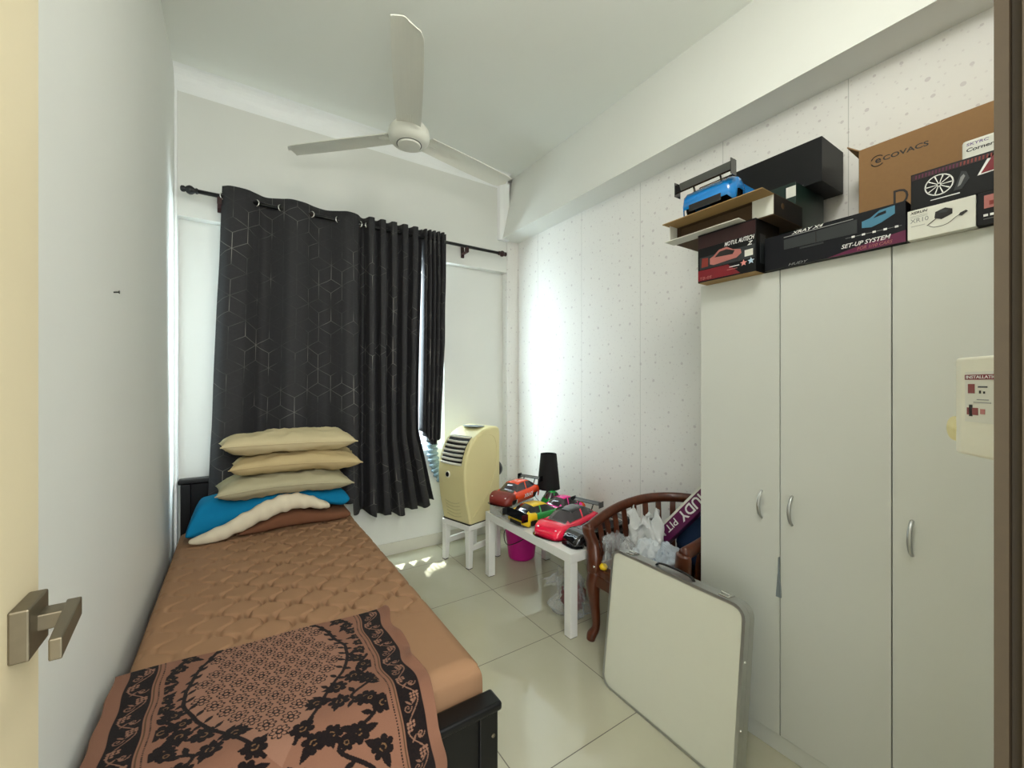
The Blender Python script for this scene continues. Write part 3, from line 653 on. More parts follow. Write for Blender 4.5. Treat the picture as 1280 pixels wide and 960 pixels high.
panel('car_print', kit, x - 0.0006, 0.963, 0.992, 1.826, 1.864, 'redthing', [(0, 0), (1, 0), (1, .9), (.1, 1)])
panel('print_panel', kit, x - 0.0006, 0.788, 0.818, 1.828, 1.852, 'cardw')
text('lettering', 'MOTUL AUTECH', F(x - 0.0006, 0.895, 1.887), 0.112, 0.016, 'inkw', kit, 0.25, 0.01)
text('lettering', 'Z', F(x - 0.0006, 0.808, 1.868), 0.02, 0.014, 'inkw', kit, 0.25, 0.01)
text('lettering', 'TB-05', F(x - 0.0012, 0.998, 1.776), 0.05, 0.011, 'pinkp', kit, 0.2)
panel('print_line', kit, x - 0.0012, 0.838, 0.876, 1.801, 1.804, 'inkw'); panel('print_line', kit, x - 0.0012, 0.845, 0.885, 1.792, 1.794, 'pinkp')
def star(par, y, z, r, m):
    pts = [(y + (r if k % 2 == 0 else r * 0.45) * sin(pi * k / 5), z + (r if k % 2 == 0 else r * 0.45) * cos(pi * k / 5)) for k in range(10)]
    MB().prism(pts, x - 0.0014, x, 'x').build('star_logo', m, par)
star(kit, 0.822, 1.806, 0.0125, 'starred'); star(kit, 0.795, 1.808, 0.0125, 'starblue')
MB().box((1.62, 0.7774, 1.80), (1.66, 0.778, 1.91)).build('side_print', 'inkd', kit)
# open carton lying on its side on the kit box
tr = thing('open_carton', 'open white carton lying on its side over the kit box, flaps out', 'box', (1.72, 0.935, 1.9635))
oc = MB(); ax0, ax1, ay0, ay1, az0, az1 = -0.10, 0.13, -0.205, 0.195, 0.0, 0.078
oc.box((ax0, ay0, az0), (ax1, ay1, 0.003)); oc.box((ax0, ay0, az1 - 0.003), (ax1, ay1, az1)); oc.box((ax0, ay0, 0.003), (ax1, ay0 + 0.003, az1 - 0.003)); oc.box((ax0, ay1 - 0.003, 0.003), (ax1, ay1, az1 - 0.003)); oc.box((ax1 - 0.003, ay0 + .003, .003), (ax1, ay1 - .003, az1 - .003))
oc.build('carton_body', 'cardin', tr)
MB().box((ax0 + 0.03, ay0 + 0.003, 0.003), (ax0 + 0.033, ay1 - 0.003, az1 - 0.003)).build('inner_tray', 'cardin', tr)
MB().box((ax0 - 0.085, ay0, az1 - 0.0045), (ax0 - 0.0005, ay1 + 0.01, az1 - 0.0015)).build('flap', 'cardedge', tr)
MB().box((ax0 - 0.07, ay0 + 0.09, 0.0005), (ax0 - 0.0005, ay1 + 0.01, 0.003)).build('flap', 'cardw', tr)
MB().box((ax0 - 0.002, ay0 + 0.001, 0.004), (ax0, ay0 + 0.075, az1 - 0.005)).build('flap', 'cardw', tr)
MB().box((ax0 - 0.05, ay1 - 0.004, 0.004), (ax0 - .0005, ay1 - 0.001, az1 - 0.005)).build('flap', 'cardw', tr)
MB().box((ax0 + 0.001, ay0 - 0.0008, 0.002), (ax1 - 0.002, ay0, az1 - 0.002)).build('side_print', 'blackcard', tr)
MB().lathe([(0, 0), (0.011, 0), (0.011, 0.001), (0, 0.001)], 16, T=frame((-0.035, ay0 - 0.0008, 0.045), (1, 0, 0), (0, -1, 0))).build('badge', 'cardin', tr)
# dark green box standing behind, under the soundbar box
gb = carton('green_box', 'dark green box with pale corner label standing behind the open carton', 1.855, 2.12, 0.755, 1.09, ZT, 2.157, ['greenbox'])
MB().box((1.8545, 0.7545, 2.10), (1.8549, 0.79, 2.143)).build('corner_label', 'cardw', gb); MB().box((1.862, 0.7542, 1.9), (1.90, 0.7549, 1.955)).build('side_print', 'inkg', gb)
sb = carton('long_black_box', 'long matt black box lying across the top of the pile near the beam', 1.935, 2.15, 0.695, 1.22, 2.158, 2.335, ['blackcard'])
MB().box((1.9343, 0.76, 2.163), (1.9349, 0.79, 2.166)).build('tiny_print', 'inkg', sb)
MB().box((1.937, 0.697, 2.3352), (2.148, 1.218, 2.3362)).build('box_lid', 'blackcard', sb)
# set-up system box
su = carton('setup_box', 'long dark box reading SET-UP SYSTEM lying along the wardrobe top', 1.627, 1.80, 0.376, 0.765, ZT, 1.886, ['navy'])
x = 1.627
panel('print_band', su, x, 0.376, 0.57, ZT, 1.80, 'mag', [(0, 0), (1, 0), (1, 1), (0.75, .8), (0.3, .35)])
panel('photo_print', su, x, 0.49, 0.70, 1.825, 1.868, 'inkd', [(0, .1), (1, 0), (1, 1), (0, .9)])
panel('photo_print', su, x - 0.0006, 0.60, 0.603, 1.83, 1.864, 'ink')
panel('print_line', su, x - 0.0006, 0.50, 0.70, 1.871, 1.8735, 'inkg')
panel('print_line', su, x - 0.0006, 0.58, 0.65, 1.818, 1.824, 'inkd')
panel('car_print', su, x - 0.0006, 0.40, 0.478, 1.832, 1.88, 'carblue', [(0, .1), (.3, 0), (.6, .15), (1, .5), (1, 1), (.55, .95), (.25, .6), (0, .5)])
panel('car_print', su, x - 0.0012, 0.42, 0.45, 1.858, 1.872, 'navy', [(0, 0), (1, .4), (1, 1), (.4, .8)])
for k in range(5): panel('print_dot', su, x - 0.0006, 0.392 + k * 0.026, 0.400 + k * 0.026, 1.813, 1.819, 'inkw')
panel('print_line', su, x - 0.0005, 0.385, 0.52, 1.8155, 1.8165, 'inkg')
text('lettering', 'SET-UP SYSTEM', F(x - 0.0008, 0.531, 1.785), 0.122, 0.013, 'inkw', su, 0.3, 0.012)
text('lettering', 'FOR 1/10 CARS', F(x - 0.0008, 0.49, 1.7705), 0.085, 0.0095, 'pinkp', su, 0.3)
text('lettering', 'HUDY', F(x - 0.0008, 0.685, 1.768), 0.06, 0.008, 'inkg', su, 0.3)
text('lettering', 'XRAY X4', F(x - 0.0008, 0.675, 1.8755), 0.095, 0.009, 'inkw', su, 0.4, 0.012)
# white speed-controller box
xr = carton('white_box', 'small white box with a black gadget and cable printed on it', 1.625, 1.71, 0.238, 0.372, ZT, 1.850, ['cardw'])
x = 1.625
text('lettering', 'XERUN', F(x, 0.366, 1.838), 0.036, 0.007, 'ink', xr, 0.2, 0.02); text('lettering', 'XR10', F(x, 0.366, 1.813), 0.038, 0.012, 'inkg', xr)
panel('print_line', xr, x, 0.335, 0.364, 1.803, 1.8038, 'inkg'); panel('print_line', xr, x, 0.33, 0.366, 1.832, 1.8326, 'inkg'); panel('print_line', xr, x, 0.33, 0.366, 1.828, 1.8286, 'inkg')
panel('gadget_print', xr, x, 0.281, 0.316, 1.806, 1.836, 'ink', [(0, .25), (.4, 0), (1, .3), (1, .75), (.6, 1), (.05, .8)]); panel('gadget_print', xr, x - 0.0006, 0.288, 0.308, 1.822, 1.832, 'inkd', [(0, .3), (.8, 0), (1, .7), (.3, 1)])
def wire(par, x, pts, r, m, name='cable_print'):
    MB().tube(smoothpath([(x, y, z) for y, z in pts], 20), r, 6).build(name, m, par)
wire(xr, x - 0.0004, [(0.312, 1.812), (0.322, 1.804), (0.331, 1.797)], 0.0009, 'ink'); wire(xr, x - 0.0004, [(0.328, 1.796), (0.315, 1.788), (0.292, 1.79), (0.274, 1.804), (0.266, 1.808)], 0.0006, 'ink')
panel('gadget_print', xr, x - 0.0006, 0.252, 0.270, 1.803, 1.816, 'ink', [(0, .2), (.4, 0), (1, .7), (.8, 1), (.2, .7)])
# wheel kit box lying on it
wk = carton('wheel_box', 'dark car kit box with a silver spoked wheel printed on its side', 1.63, 1.80, 0.07, 0.366, 1.852, 1.955, ['blackcard'])
x = 1.63
panel('print_band', wk, x, 0.072, 0.364, 1.937, 1.951, 'dred')
for k in range(22): panel('print_dash', wk, x - 0.0006, 0.21 + k * 0.0068, 0.2135 + k * 0.0068, 1.939, 1.949, 'mag' if k > 8 else 'redthing', [(0, 0), (.8, 0), (1, 1), (.2, 1)])
spoke_wheel(wk, x, 0.308, 1.905, 0.029, 'chrome')
panel('car_print', wk, x, 0.25, 0.28, 1.877, 1.925, 'inkd', [(0, 0), (.5, 0), (1, .5), (.8, .9), (.5, 1)]); panel('car_print', wk, x - 0.0006, 0.258, 0.272, 1.885, 1.915, 'inkg', [(0, 0), (.4, .1), (1, .8), (.8, 1), (.4, .8)])
panel('print_line', wk, x, 0.268, 0.325, 1.866, 1.869, 'inkw', [(0, .1), (1, 0), (1, 1), (0, .7)])
panel('logo_print', wk, x, 0.15, 0.236, 1.90, 1.946, 'inkw', [(0, 0), (.7, .1), (1, 1), (.25, 1)]); panel('logo_print', wk, x - 0.0006, 0.16, 0.230, 1.903, 1.942, 'red', [(0, 0), (.7, .1), (1, 1), (.3, 1)])
# small dark box at the end
sd = carton('small_dark_box', 'small black box with a pinkish picture beside the white box', 1.628, 1.71, 0.09, 0.2365, ZT, 1.851, ['blackcard'])
x = 1.628
panel('photo_print', sd, x, 0.14, 0.224, 1.808, 1.842, 'pinkp'); panel('photo_print', sd, x - 0.0006, 0.16, 0.215, 1.815, 1.826, 'redthing')
for k in range(7): panel('print_dot', sd, x - 0.0006, 0.148 + k * 0.0115, 0.156 + k * 0.0115, 1.787, 1.793, 'inkw')
panel('print_line', sd, x - 0.0006, 0.17, 0.19, 1.797, 1.801, 'inkw'); panel('print_line', sd, x - 0.0006, 0.15, 0.225, 1.78, 1.781, 'inkg')
# white weight card box behind
cw = carton('weight_box', 'flat white box reading Corner Weight standing behind the wheel box', 1.835, 1.875, 0.04, 0.298, ZT, 2.085, ['cardw'], bev=0.008)
x = 1.835
text('lettering', 'SKYRC', F(x, 0.288, 2.066), 0.045, 0.008, 'inkpur', cw, 0.1, 0.01); text('lettering', 'Corner Weight', F(x, 0.288, 2.045), 0.115, 0.014, 'ink', cw, 0.15, 0.02)
# big shipping carton
eco = carton('shipping_carton', 'large brown cardboard carton with a printed logo at the wardrobe back', 1.96, 2.15, 0.045, 0.586, ZT, 2.232, ['card'], bev=0.002)
x = 1.96
fl = MB().add([(1.962, 0.585, 2.231), (2.148, 0.585, 2.231), (2.148, 0.622, 2.255), (1.962, 0.622, 2.262)], [(0, 1, 2, 3)]).build('flap', 'card', eco, solid=0.004)
text('lettering', 'COVACS', F(x, 0.515, 2.162), 0.12, 0.017, 'ink', eco, 0.0, 0.02)
text('lettering', 'e', F(x, 0.537, 2.161), 0.017, 0.016, 'ink', eco, 0.0, 0.02)
for s_ in (1, -1):
    wire(eco, x - 0.0003, [(0.53 + 0.019 * cos(t), 2.169 + s_ * 0.019 * sin(t)) for t in np.linspace(0.35, 2.4, 8)], 0.0016, 'ink', 'logo_arc')
text('lettering', 'D', F(x, 0.486, 1.985), 0.04, 0.056, 'ink', eco); text('lettering', 'E', F(x, 0.432, 1.985), 0.04, 0.056, 'ink', eco)

# ------------------------------------------------------------------ model car shells
def car(name, label, loc, rz, body, roof, glass='smoke', wing='gloss', L=0.42, W=0.19, tail=None, nose=None, wing_h=0.118, decal=None, rot=None, scale=1.0, cab=1.0, splitter=True, tall=1.0, plate=False, grp='model car bodies on the low table', roofstripe=None):
    o = thing(name, label, 'model car', loc, rz, grp, rot)
    n = 34
    SH = [(0, .050), (.06, .072), (.16, .082), (.25, .078), (.36, .074), (.62, .072), (.74, .068), (.84, .07), (.93, .056), (1, .03)]
    WD = [(0, .82), (.06, .93), (.14, 1.0), (.24, 1.0), (.34, .93), (.62, .93), (.74, .99), (.86, 1.0), (.94, .9), (1, .68)]
    CF = [(0, 0), (.10, 0), (.26, .86), (.36, 1), (.52, 1), (.60, .82), (.75, 0), (1, 0)]
    BT = [(0, .022), (.08, .006), (1, .004)]
    secs = []
    for i in range(n + 1):
        t = i / n; wd = W / 2 * lerp(WD, t); zs = lerp(SH, t); c = lerp(CF, t); zb = lerp(BT, t); hh = 0.048 * c * cab
        pr = [(wd * 0.99, zb), (wd * 1.02, zb + (zs - zb) * 0.5), (wd * 0.97, zs * 0.97), (wd * (0.80 + 0.02 * (1 - c)), zs + 0.003 + 0.003 * (1 - c)), (wd * (0.60 + 0.05 * (1 - c)), zs + 0.005 + hh * 0.93), (wd * 0.25, zs + 0.007 + hh)]
        x_ = (t - 0.5) * L
        secs.append([(x_, -y, z) for y, z in pr] + [(x_, y, z) for y, z in pr[::-1]])
    k = 12; bodyb, glassb = MB(), MB(); allv = [p for s in secs for p in s]
    bf, bm_, gf = [], [], []
    for i in range(n):
        t = (i + 0.5) / n; c0, c1 = lerp(CF, i / n), lerp(CF, (i + 1) / n)
        for j in range(k - 1):
            f = (i * k + j, (i + 1) * k + j, (i + 1) * k + j + 1, i * k + j + 1)
            arch = j in (0, 10) and (abs(t - 0.2) < 0.075 or abs(t - 0.8) < 0.075)
            if arch: continue
            side = j in (3, 7) and min(c0, c1) > 0.12 and not abs(t - 0.40) < 0.02
            steep = j in (4, 5, 6) and abs(c1 - c0) > 0.07 and 0.1 < t < 0.76
            if side or steep: gf.append(f)
            else:
                bf.append(f); mi = 0
                if roof and min(c0, c1) > 0.8 and j in (4, 5, 6): mi = 1
                if tail and t < 0.26 and j not in (4, 5, 6): mi = 2
                if nose and t > 0.80: mi = 3
                if roofstripe and j in (4,) and t > 0.5: mi = 1
                bm_.append(mi)
    bodyb.add(allv, bf); bodyb.mi = bm_
    end = [0] * 1
    bodyb.f += [tuple(range(k)), tuple(range(n * k, n * k + k))]; bodyb.mi += [2 if tail else 0, 3 if nose else 0]
    b_ = bodyb.build('shell', [body, roof or body, tail or body, nose or body], o, smooth=True, solid=0.0016)
    glassb.add([(p[0], p[1], p[2]) for p in allv], gf).build('windows', glass, o, smooth=True)
    for t in (0.2, 0.8):
        for sd in (-1, 1):
            MB().lathe([(0, -0.001), (0.031, -0.001), (0.032, 0.001), (0, 0.001)], 18, T=frame(((t - 0.5) * L, sd * W / 2 * 0.86, 0.034), (1, 0, 0), (0, sd, 0))).build('wheel_arch', 'dark', o)
    for sd in (-1, 1):
        MB().lathe([(0, 0), (0.012, 0), (0.010, 0.004), (0, 0.006)], 12, T=frame((L * 0.455, sd * W * 0.30, 0.045) , (0, 1, 0), (1, 0, 0.5))).build('headlight', 'inkw', o, smooth=True)
    if splitter: MB().prism([(L * .40, -W * .5), (L * .49, -W * .44), (L * .525, -W * .28), (L * .535, 0), (L * .525, W * .28), (L * .49, W * .44), (L * .40, W * .5)], 0.001, 0.006, 'z').build('front_splitter', 'gloss', o)
    if wing:
        wg = MB().prism([(-L * .53, wing_h + .012), (-L * .50, wing_h + .004), (-L * .43, wing_h), (-L * .43, wing_h + .003), (-L * .50, wing_h + .008)], -W * .5, W * .5, 'y')
        for sd in (-1, 1): wg.box((-L * .545, sd * W * .5 - .001, wing_h - .018), (-L * .42, sd * W * .5 + .001, wing_h + .02))
        if plate: wg = MB().prism([(-L * .57, wing_h - .022), (-L * .555, wing_h - .026), (-L * .46, wing_h + .012), (-L * .47, wing_h + .016)], -W * .52, W * .52, 'y').box((-L * .58, -W * .53, wing_h - .035), (-L * .45, -W * .52, wing_h + .012)).box((-L * .58, W * .52, wing_h - .035), (-L * .45, W * .53, wing_h + .012))
        wo = wg.build('rear_wing', wing, o)
        for sd in (-1, 1): MB().tube([(-L * .40, sd * W * .25, 0.07), (-L * .47, sd * W * .25, wing_h + .002)], 0.004, 8).build('wing_strut', wing, o)
    if decal:
        bodyt, mm_, sd, x0, z0, wd_, ht_ = decal
        text('lettering', bodyt, frame((x0, sd * (W / 2 * 1.035), z0), (-sd, 0, 0), (0, sd, 0.12)), wd_, ht_, mm_, o, 0.2, 0.01)
    o.scale = (scale, scale, scale * tall)
    MB().box((-L * .505, -W * .30, .012), (-L * .499, W * .30, .034)).build('rear_opening', 'dark', o)
    return o
PI = pi
# blue shell with its tail towards the room, on top of the open carton
car('model_car', 'blue model car body with a black wing parked on the open carton', (1.695, 0.955, 2.0425), R(0), 'blue', None, 'smoke', 'gloss', L=0.29, W=0.225, wing_h=0.107, tall=1.25, plate=True, tail=None, splitter=False, cab=0.35, grp='model car bodies')

# low table
TB = thing('coffee_table', 'white square-legged low table along the wallpapered wall', 'table', (1.74, 2.105, 0))
MB().box((-0.275, -0.45, 0.40), (0.275, 0.45, 0.45)).build('tabletop', 'lack', TB, bevel=0.0015)
for sx in (-1, 1):
    for sy in (-1, 1):
        lg = MB().box((min(sx * .275, sx * .225), min(sy * .45, sy * .40), 0.004), (max(sx * .275, sx * .225), max(sy * .45, sy * .40), 0.399)).build('leg', 'lack', TB, bevel=0.0015)
        MB().box((sx * .25 - .022, sy * .425 - .022, 0), (sx * .25 + .022, sy * .425 + .022, 0.004)).build('foot_pad', 'black', lg)
ZTB = 0.4505
# clear plastic stand / spare polycarbonate under the orange car
cs = MB().prism([(-0.13, -0.085), (0.13, -0.085), (0.13, 0.085), (-0.13, 0.085)], 0, 0.0015).grid(2, 2, lambda a, b: (-0.13 + 0.26 * a, -0.085, 0.085 * b)).grid(2, 2, lambda a, b: (-0.13 + 0.26 * a, 0.085, 0.085 * b)).grid(2, 2, lambda a, b: (-0.13, -0.085 + .17 * a, 0.085 * b)).grid(2, 2, lambda a, b: (0.13, -0.085 + .17 * a, 0.085 * b))
cso = cs.build('clear_case', 'lexan', solid=0.001); cso.location = (1.615, 2.44, ZTB); cso.rotation_euler = (0, 0, R(8)); tag(cso, 'clear plastic case on the table end holding up the orange car', 'case')
car('model_car', 'orange model car body with black wing raised on a clear case', (1.635, 2.435, ZTB + 0.087), PI + R(20), 'orange', None, 'smoke', 'gloss', nose='redthing', decal=('XRAY', 'inkw', 1, 0.02, 0.03, 0.11, 0.024), rot=(0, R(0), PI + R(20)), L=0.40)
car('model_car', 'yellow and green model car body with a wide black wing', (1.665, 2.20, ZTB + 0.0005), R(4), 'green', 'yellow', 'gloss', 'gloss', L=0.38, wing_h=0.08, plate=True, cab=0.8, tail='yellow')
car('model_car', 'hot pink model car body behind the clear red one', (1.90, 2.20, ZTB + 0.0005), R(8), 'pink', None, 'smoke', None, L=0.30, W=0.16, nose='orange')
car('model_car', 'glossy red and pink model car body with dark roof panels, nearest on the table', (1.715, 1.965, ZTB + 0.0005), PI + R(14), 'redp', 'gloss', 'smoke', 'gloss', L=0.46, W=0.215, decal=('MOTUL', 'inkw', 1, -0.03, 0.03, 0.085, 0.016))
car('model_car', 'black model car body at the table end by the wooden chair', (1.74, 1.74, ZTB + 0.0005), PI - R(2), 'gloss', None, 'smoke', 'gloss', L=0.42, W=0.15, cab=0.5, wing_h=0.09)
car('model_car', 'green model car shell lying in front of the black lamp', (1.91, 2.335, ZTB + 0.0005), R(-10), 'green', None, 'smoke', None, L=0.17, W=0.10, scale=1.0, splitter=False)

# black table lamp
lp = thing('table_lamp', 'small black table lamp with a tapered shade by the wall', 'lamp', (1.955, 2.455, ZTB))
MB().lathe([(0, 0), (0.062, 0), (0.064, 0.012), (0.055, 0.03), (0.03, 0.07), (0.014, 0.10), (0.012, 0.14), (0, 0.14)], 28).build('base', 'black', lp, smooth=True)
MB().lathe([(0.086, 0.115), (0.060, 0.375), (0.058, 0.375), (0.084, 0.115)], 36).build('lamp_shade', 'shade', lp, smooth=False)
MB().lathe([(0.010, 0.14), (0.016, 0.145), (0.016, 0.19), (0.010, 0.195)], 16).build('bulb_holder', 'black', lp, smooth=True)
MB().tube(smoothpath([(-0.055, 0.03, 0.012), (-0.085, 0.05, 0.05), (-0.09, 0.055, 0.1), (-0.06, 0.05, 0.15)], 14), 0.0022, 6).build('cord', 'black', lp, smooth=True)

# ------------------------------------------------------------------ stool and portable air conditioner
SC = (1.525, 2.875); SA = R(15)
st_ = thing('stool', 'white four-legged stool under the portable air conditioner', 'stool', (SC[0], SC[1], 0), SA)
MB().box((-0.17, -0.155, 0.275), (0.17, 0.155, 0.315)).build('seat', 'lack', st_, bevel=0.008)
for sx in (-1, 1):
    for sy in (-1, 1):
        lg = MB().add([(sx * .15 + dx, sy * .135 + dy, 0.004) for dx in (-.018, .018) for dy in (-.018, .018)] + [(sx * .142 + dx, sy * .128 + dy, 0.275) for dx in (-.024, .024) for dy in (-.024, .024)], [(0, 1, 3, 2), (4, 6, 7, 5), (0, 4, 5, 1), (2, 3, 7, 6), (0, 2, 6, 4), (1, 5, 7, 3)]).build('leg', 'lack', st_, bevel=0.004)
        MB().box((sx * .15 - .017, sy * .135 - .017, 0), (sx * .15 + .017, sy * .135 + .017, 0.004)).build('foot_pad', 'black', lg)
for sy in (-1, 1): MB().box((-0.12, sy * .13 - .012, 0.12), (0.12, sy * .13 + .012, 0.16)).build('stretcher', 'lack', st_, bevel=0.003)
ac = thing('portable_air_conditioner', 'cream portable air conditioner with a louvred front standing on the stool', 'air conditioner', (SC[0], SC[1], 0.3155), SA)
AP = [(-.155, 0), (-.175, .1), (-.195, .2), (-.208, .33), (-.205, .42), (-.185, .51), (-.145, .59), (-.085, .65), (-.01, .69), (.08, .708), (.13, .705), (.155, .69), (.163, .66), (.163, 0)]
AP2 = [(p.x, p.y) for p in smoothpath([(a_, b_, 0) for a_, b_ in AP[:11]], 44)] + AP[11:]
ab = MB().prism(AP2, -0.152, 0.152, 'y').build('body', 'acb', ac, bevel=0.016, seg=4, angle=50)
fr = [p for p in AP2[:44]]
def fz_(z):
    zs_ = [p[1] for p in fr]; xs_ = [p[0] for p in fr]; return float(np.interp(z, zs_, xs_))
def fpatch(z0, z1, y0, y1, off, n=12): 
    return MB().grid(n, 3, lambda a, b: (fz_(z0 + (z1 - z0) * a) - off, y0 + (y1 - y0) * b, z0 + (z1 - z0) * a + off * 0.4))
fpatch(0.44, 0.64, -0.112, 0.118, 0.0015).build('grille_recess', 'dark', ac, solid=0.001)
for k in range(7):
    z = 0.447 + k * 0.031
    MB().grid(12, 8, lambda a, b, z=z: (fz_(z) - 0.003 - 0.010 * max(0, cos(2 * pi * b)), -0.112 + 0.23 * a, z - 0.004 * sin(pi * a) + 0.0095 * sin(2 * pi * b)), cv=True).build('louvre', 'acw', ac, smooth=True)
z = 0.36
MB().lathe([(0, 0), (0.026, 0), (0.024, 0.004), (0, 0.005)], 22, T=frame((fz_(z) - 0.0005, 0.035, z), (0, 1, 0), (-1, 0, 0.05))).build('badge_ring', 'acw', ac, smooth=False)
bd = MB().lathe([(0, 0.004), (0.018, 0.004), (0.017, 0.007), (0, 0.007)], 22, T=frame((fz_(z) - 0.0005, 0.035, z), (0, 1, 0), (-1, 0, 0.05))).build('badge', 'black', ac)
for k in range(5):
    z0 = 0.16 - k * 0.026
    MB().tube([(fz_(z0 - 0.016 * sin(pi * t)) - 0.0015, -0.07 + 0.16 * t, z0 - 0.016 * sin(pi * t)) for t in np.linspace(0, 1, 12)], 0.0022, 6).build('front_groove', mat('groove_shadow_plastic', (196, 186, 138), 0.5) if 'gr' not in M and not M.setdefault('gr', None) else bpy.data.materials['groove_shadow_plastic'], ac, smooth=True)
MB().tube(smoothpath([(-.09, -0.1525, .64), (.02, -0.1525, .655), (.10, -0.1525, .62), (.125, -0.1525, .50), (.10, -0.1525, .36), (.04, -0.1525, .22), (-.05, -0.1525, .12), (-.13, -0.1525, .05)], 40), 0.003, 6).build('side_moulding', 'acb', ac, smooth=True)
MB().grid(14, 24, lambda a, b: (0.03 + 0.075 * a * cos(2 * pi * b), 0.01 + 0.10 * a * sin(2 * pi * b), 0.7115 - 0.006 * a + 0.0), cv=True).build('control_panel', 'grey', ac, solid=0.003)
MB().box((-0.16, -0.149, -0.0003), (0.158, 0.149, 0.0085)).build('base_trim', 'dark', ac)
ring = MB()
hp = smoothpath([(0.155, 0.03, 0.44), (0.215, 0.09, 0.43)], 10)
MB().lathe([(0, 0), (0.062, 0), (0.066, 0.02), (0.06, 0.045), (0, 0.045)], 24, T=frame((0.163, -0.075, 0.36), (0, 1, 0), (1, 0, 0))).build('outlet_collar', 'black', ac, smooth=False)
# its exhaust hose climbing to the window behind the curtain
def acl(p):
    d = Vector((p[0] - SC[0], p[1] - SC[1], 0)); d.rotate(Euler((0, 0, -SA))); return (d.x, d.y, p[2] - 0.3155)
hosep = [Vector(acl(p)) for p in smoothpath([(1.46, 3.03, 0.50), (1.43, 3.13, 0.53), (1.385, 3.20, 0.62), (1.35, 3.215, 0.74), (1.335, 3.215, 0.86), (1.33, 3.22, 0.97)], 90)]
hr = [0.042 + 0.005 * (1 if (i // 3) % 2 else -1) for i in range(90)]
MB().tube(hosep, hr, 18).build('exhaust_hose', 'hose', ac, smooth=False)

# magenta bucket
bk = thing('bucket', 'magenta plastic bucket standing on the floor behind the low table', 'bucket', (1.86, 2.675, 0))
MB().lathe([(0, 0), (0.095, 0), (0.102, 0.01), (0.13, 0.235), (0.137, 0.238), (0.137, 0.246), (0.128, 0.246), (0.1, 0.016), (0, 0.012)], 36).build('pail', 'magenta', bk, smooth=False)
MB().tube(smoothpath([(0.0, -0.134, 0.23), (-0.09, -0.11, 0.17), (-0.135, 0, 0.12), (-0.09, 0.11, 0.17), (0.0, 0.134, 0.23)], 24), 0.0035, 8).build('handle', 'black', bk, smooth=True)

# ------------------------------------------------------------------ crumpled soft things
def crumple(name, label, cat, c, r, m, seed, amp=0.3, freq=2.2, sub=4, rot=0, par=None, floor=None):
    bm = bmesh.new(); bmesh.ops.create_icosphere(bm, subdivisions=sub, radius=1)
    for v in bm.verts:
        p = v.co.copy(); n1 = noise.noise(p * freq + Vector((seed, 0, 0))); n2 = abs(noise.noise(p * freq * 2.3 + Vector((0, seed, 0))))
        q = p * (1 + amp * n1 - amp * 0.9 * n2); v.co = Vector((q.x * r[0], q.y * r[1], q.z * r[2]))
        if floor is not None and v.co.z + c[2] < floor: v.co.z = floor - c[2] + 0.001
    me = bpy.data.meshes.new(name); bm.to_mesh(me); bm.free(); me.materials.append(M[m]); me.shade_smooth()
    o = bpy.data.objects.new(name, me); C.objects.link(o); o.location = c; o.rotation_euler = (0, 0, rot)
    if par is not None: o.parent = par; return o
    return tag(o, label, cat)
def bag(name, label, c, r, m, seed, floor, h=0.5, rot=0, lean=(0, 0)):
    """plastic bag: a creased belly and a crumpled, uneven mouth"""
    n, k = 90, 34
    def fn(a, b):
        q = 2 * pi * a; t = b; c_, s_ = cos(q), sin(q)
        prof = lerp([(0, .55), (.06, .9), (.3, 1.0), (.6, .9), (.8, .6), (.9, .55), (1, .85)], t)
        w1 = noise.noise(Vector((c_ * 1.1 + seed, s_ * 1.1, t * 2.2))); w2 = abs(noise.noise(Vector((c_ * 2.0, s_ * 2.0 + seed, t * 3.5)))); w3 = abs(noise.noise(Vector((c_ * 6 + seed, s_ * 6, t * 9))))
        ru = 1 + 0.55 * w1 - 0.65 * w2 * (0.5 + t) - 0.07 * w3
        top = h * (1 + 0.4 * noise.noise(Vector((c_ * 1.3, s_ * 1.3, seed))) - 0.1 * abs(noise.noise(Vector((c_ * 3, s_ * 3, seed + 3)))))
        return (r[0] * prof * ru * c_ + lean[0] * t * t, r[1] * prof * ru * s_ + lean[1] * t * t, (t if t < 0.8 else 0.8 - 0.7 * (t - 0.8)) * top + 0.02 * t * noise.noise(Vector((c_ * 5, s_ * 5 + t * 7, seed))) + 0.002)
    mb = MB().grid(n, k, fn, cu=True); mb.f.append(tuple(i * k for i in range(n))); mb.mi.append(0)
    o = mb.build(name, m, smooth=True); o.location = (c[0], c[1], floor); o.rotation_euler = (0, 0, rot); return tag(o, label, 'plastic bag')
bag('plastic_bag', 'clear plastic bag with reddish things inside under the low table', (1.65, 1.84, 0), (0.12, 0.11), 'film', 3, 0.001, 0.30, lean=(-0.05, 0.05))
crumple('toy_parts', 'reddish brown parts inside the clear bag under the table', 'toy parts', (1.67, 1.86, 0.095), (0.075, 0.06, 0.085), 'redthing', 9, 0.5, 3, floor=0.006)
bag('plastic_bag', 'smoky grey plastic bag on the floor beneath the wooden chair', (1.80, 1.45, 0), (0.13, 0.12), 'filmg', 8, 0.001, 0.34)

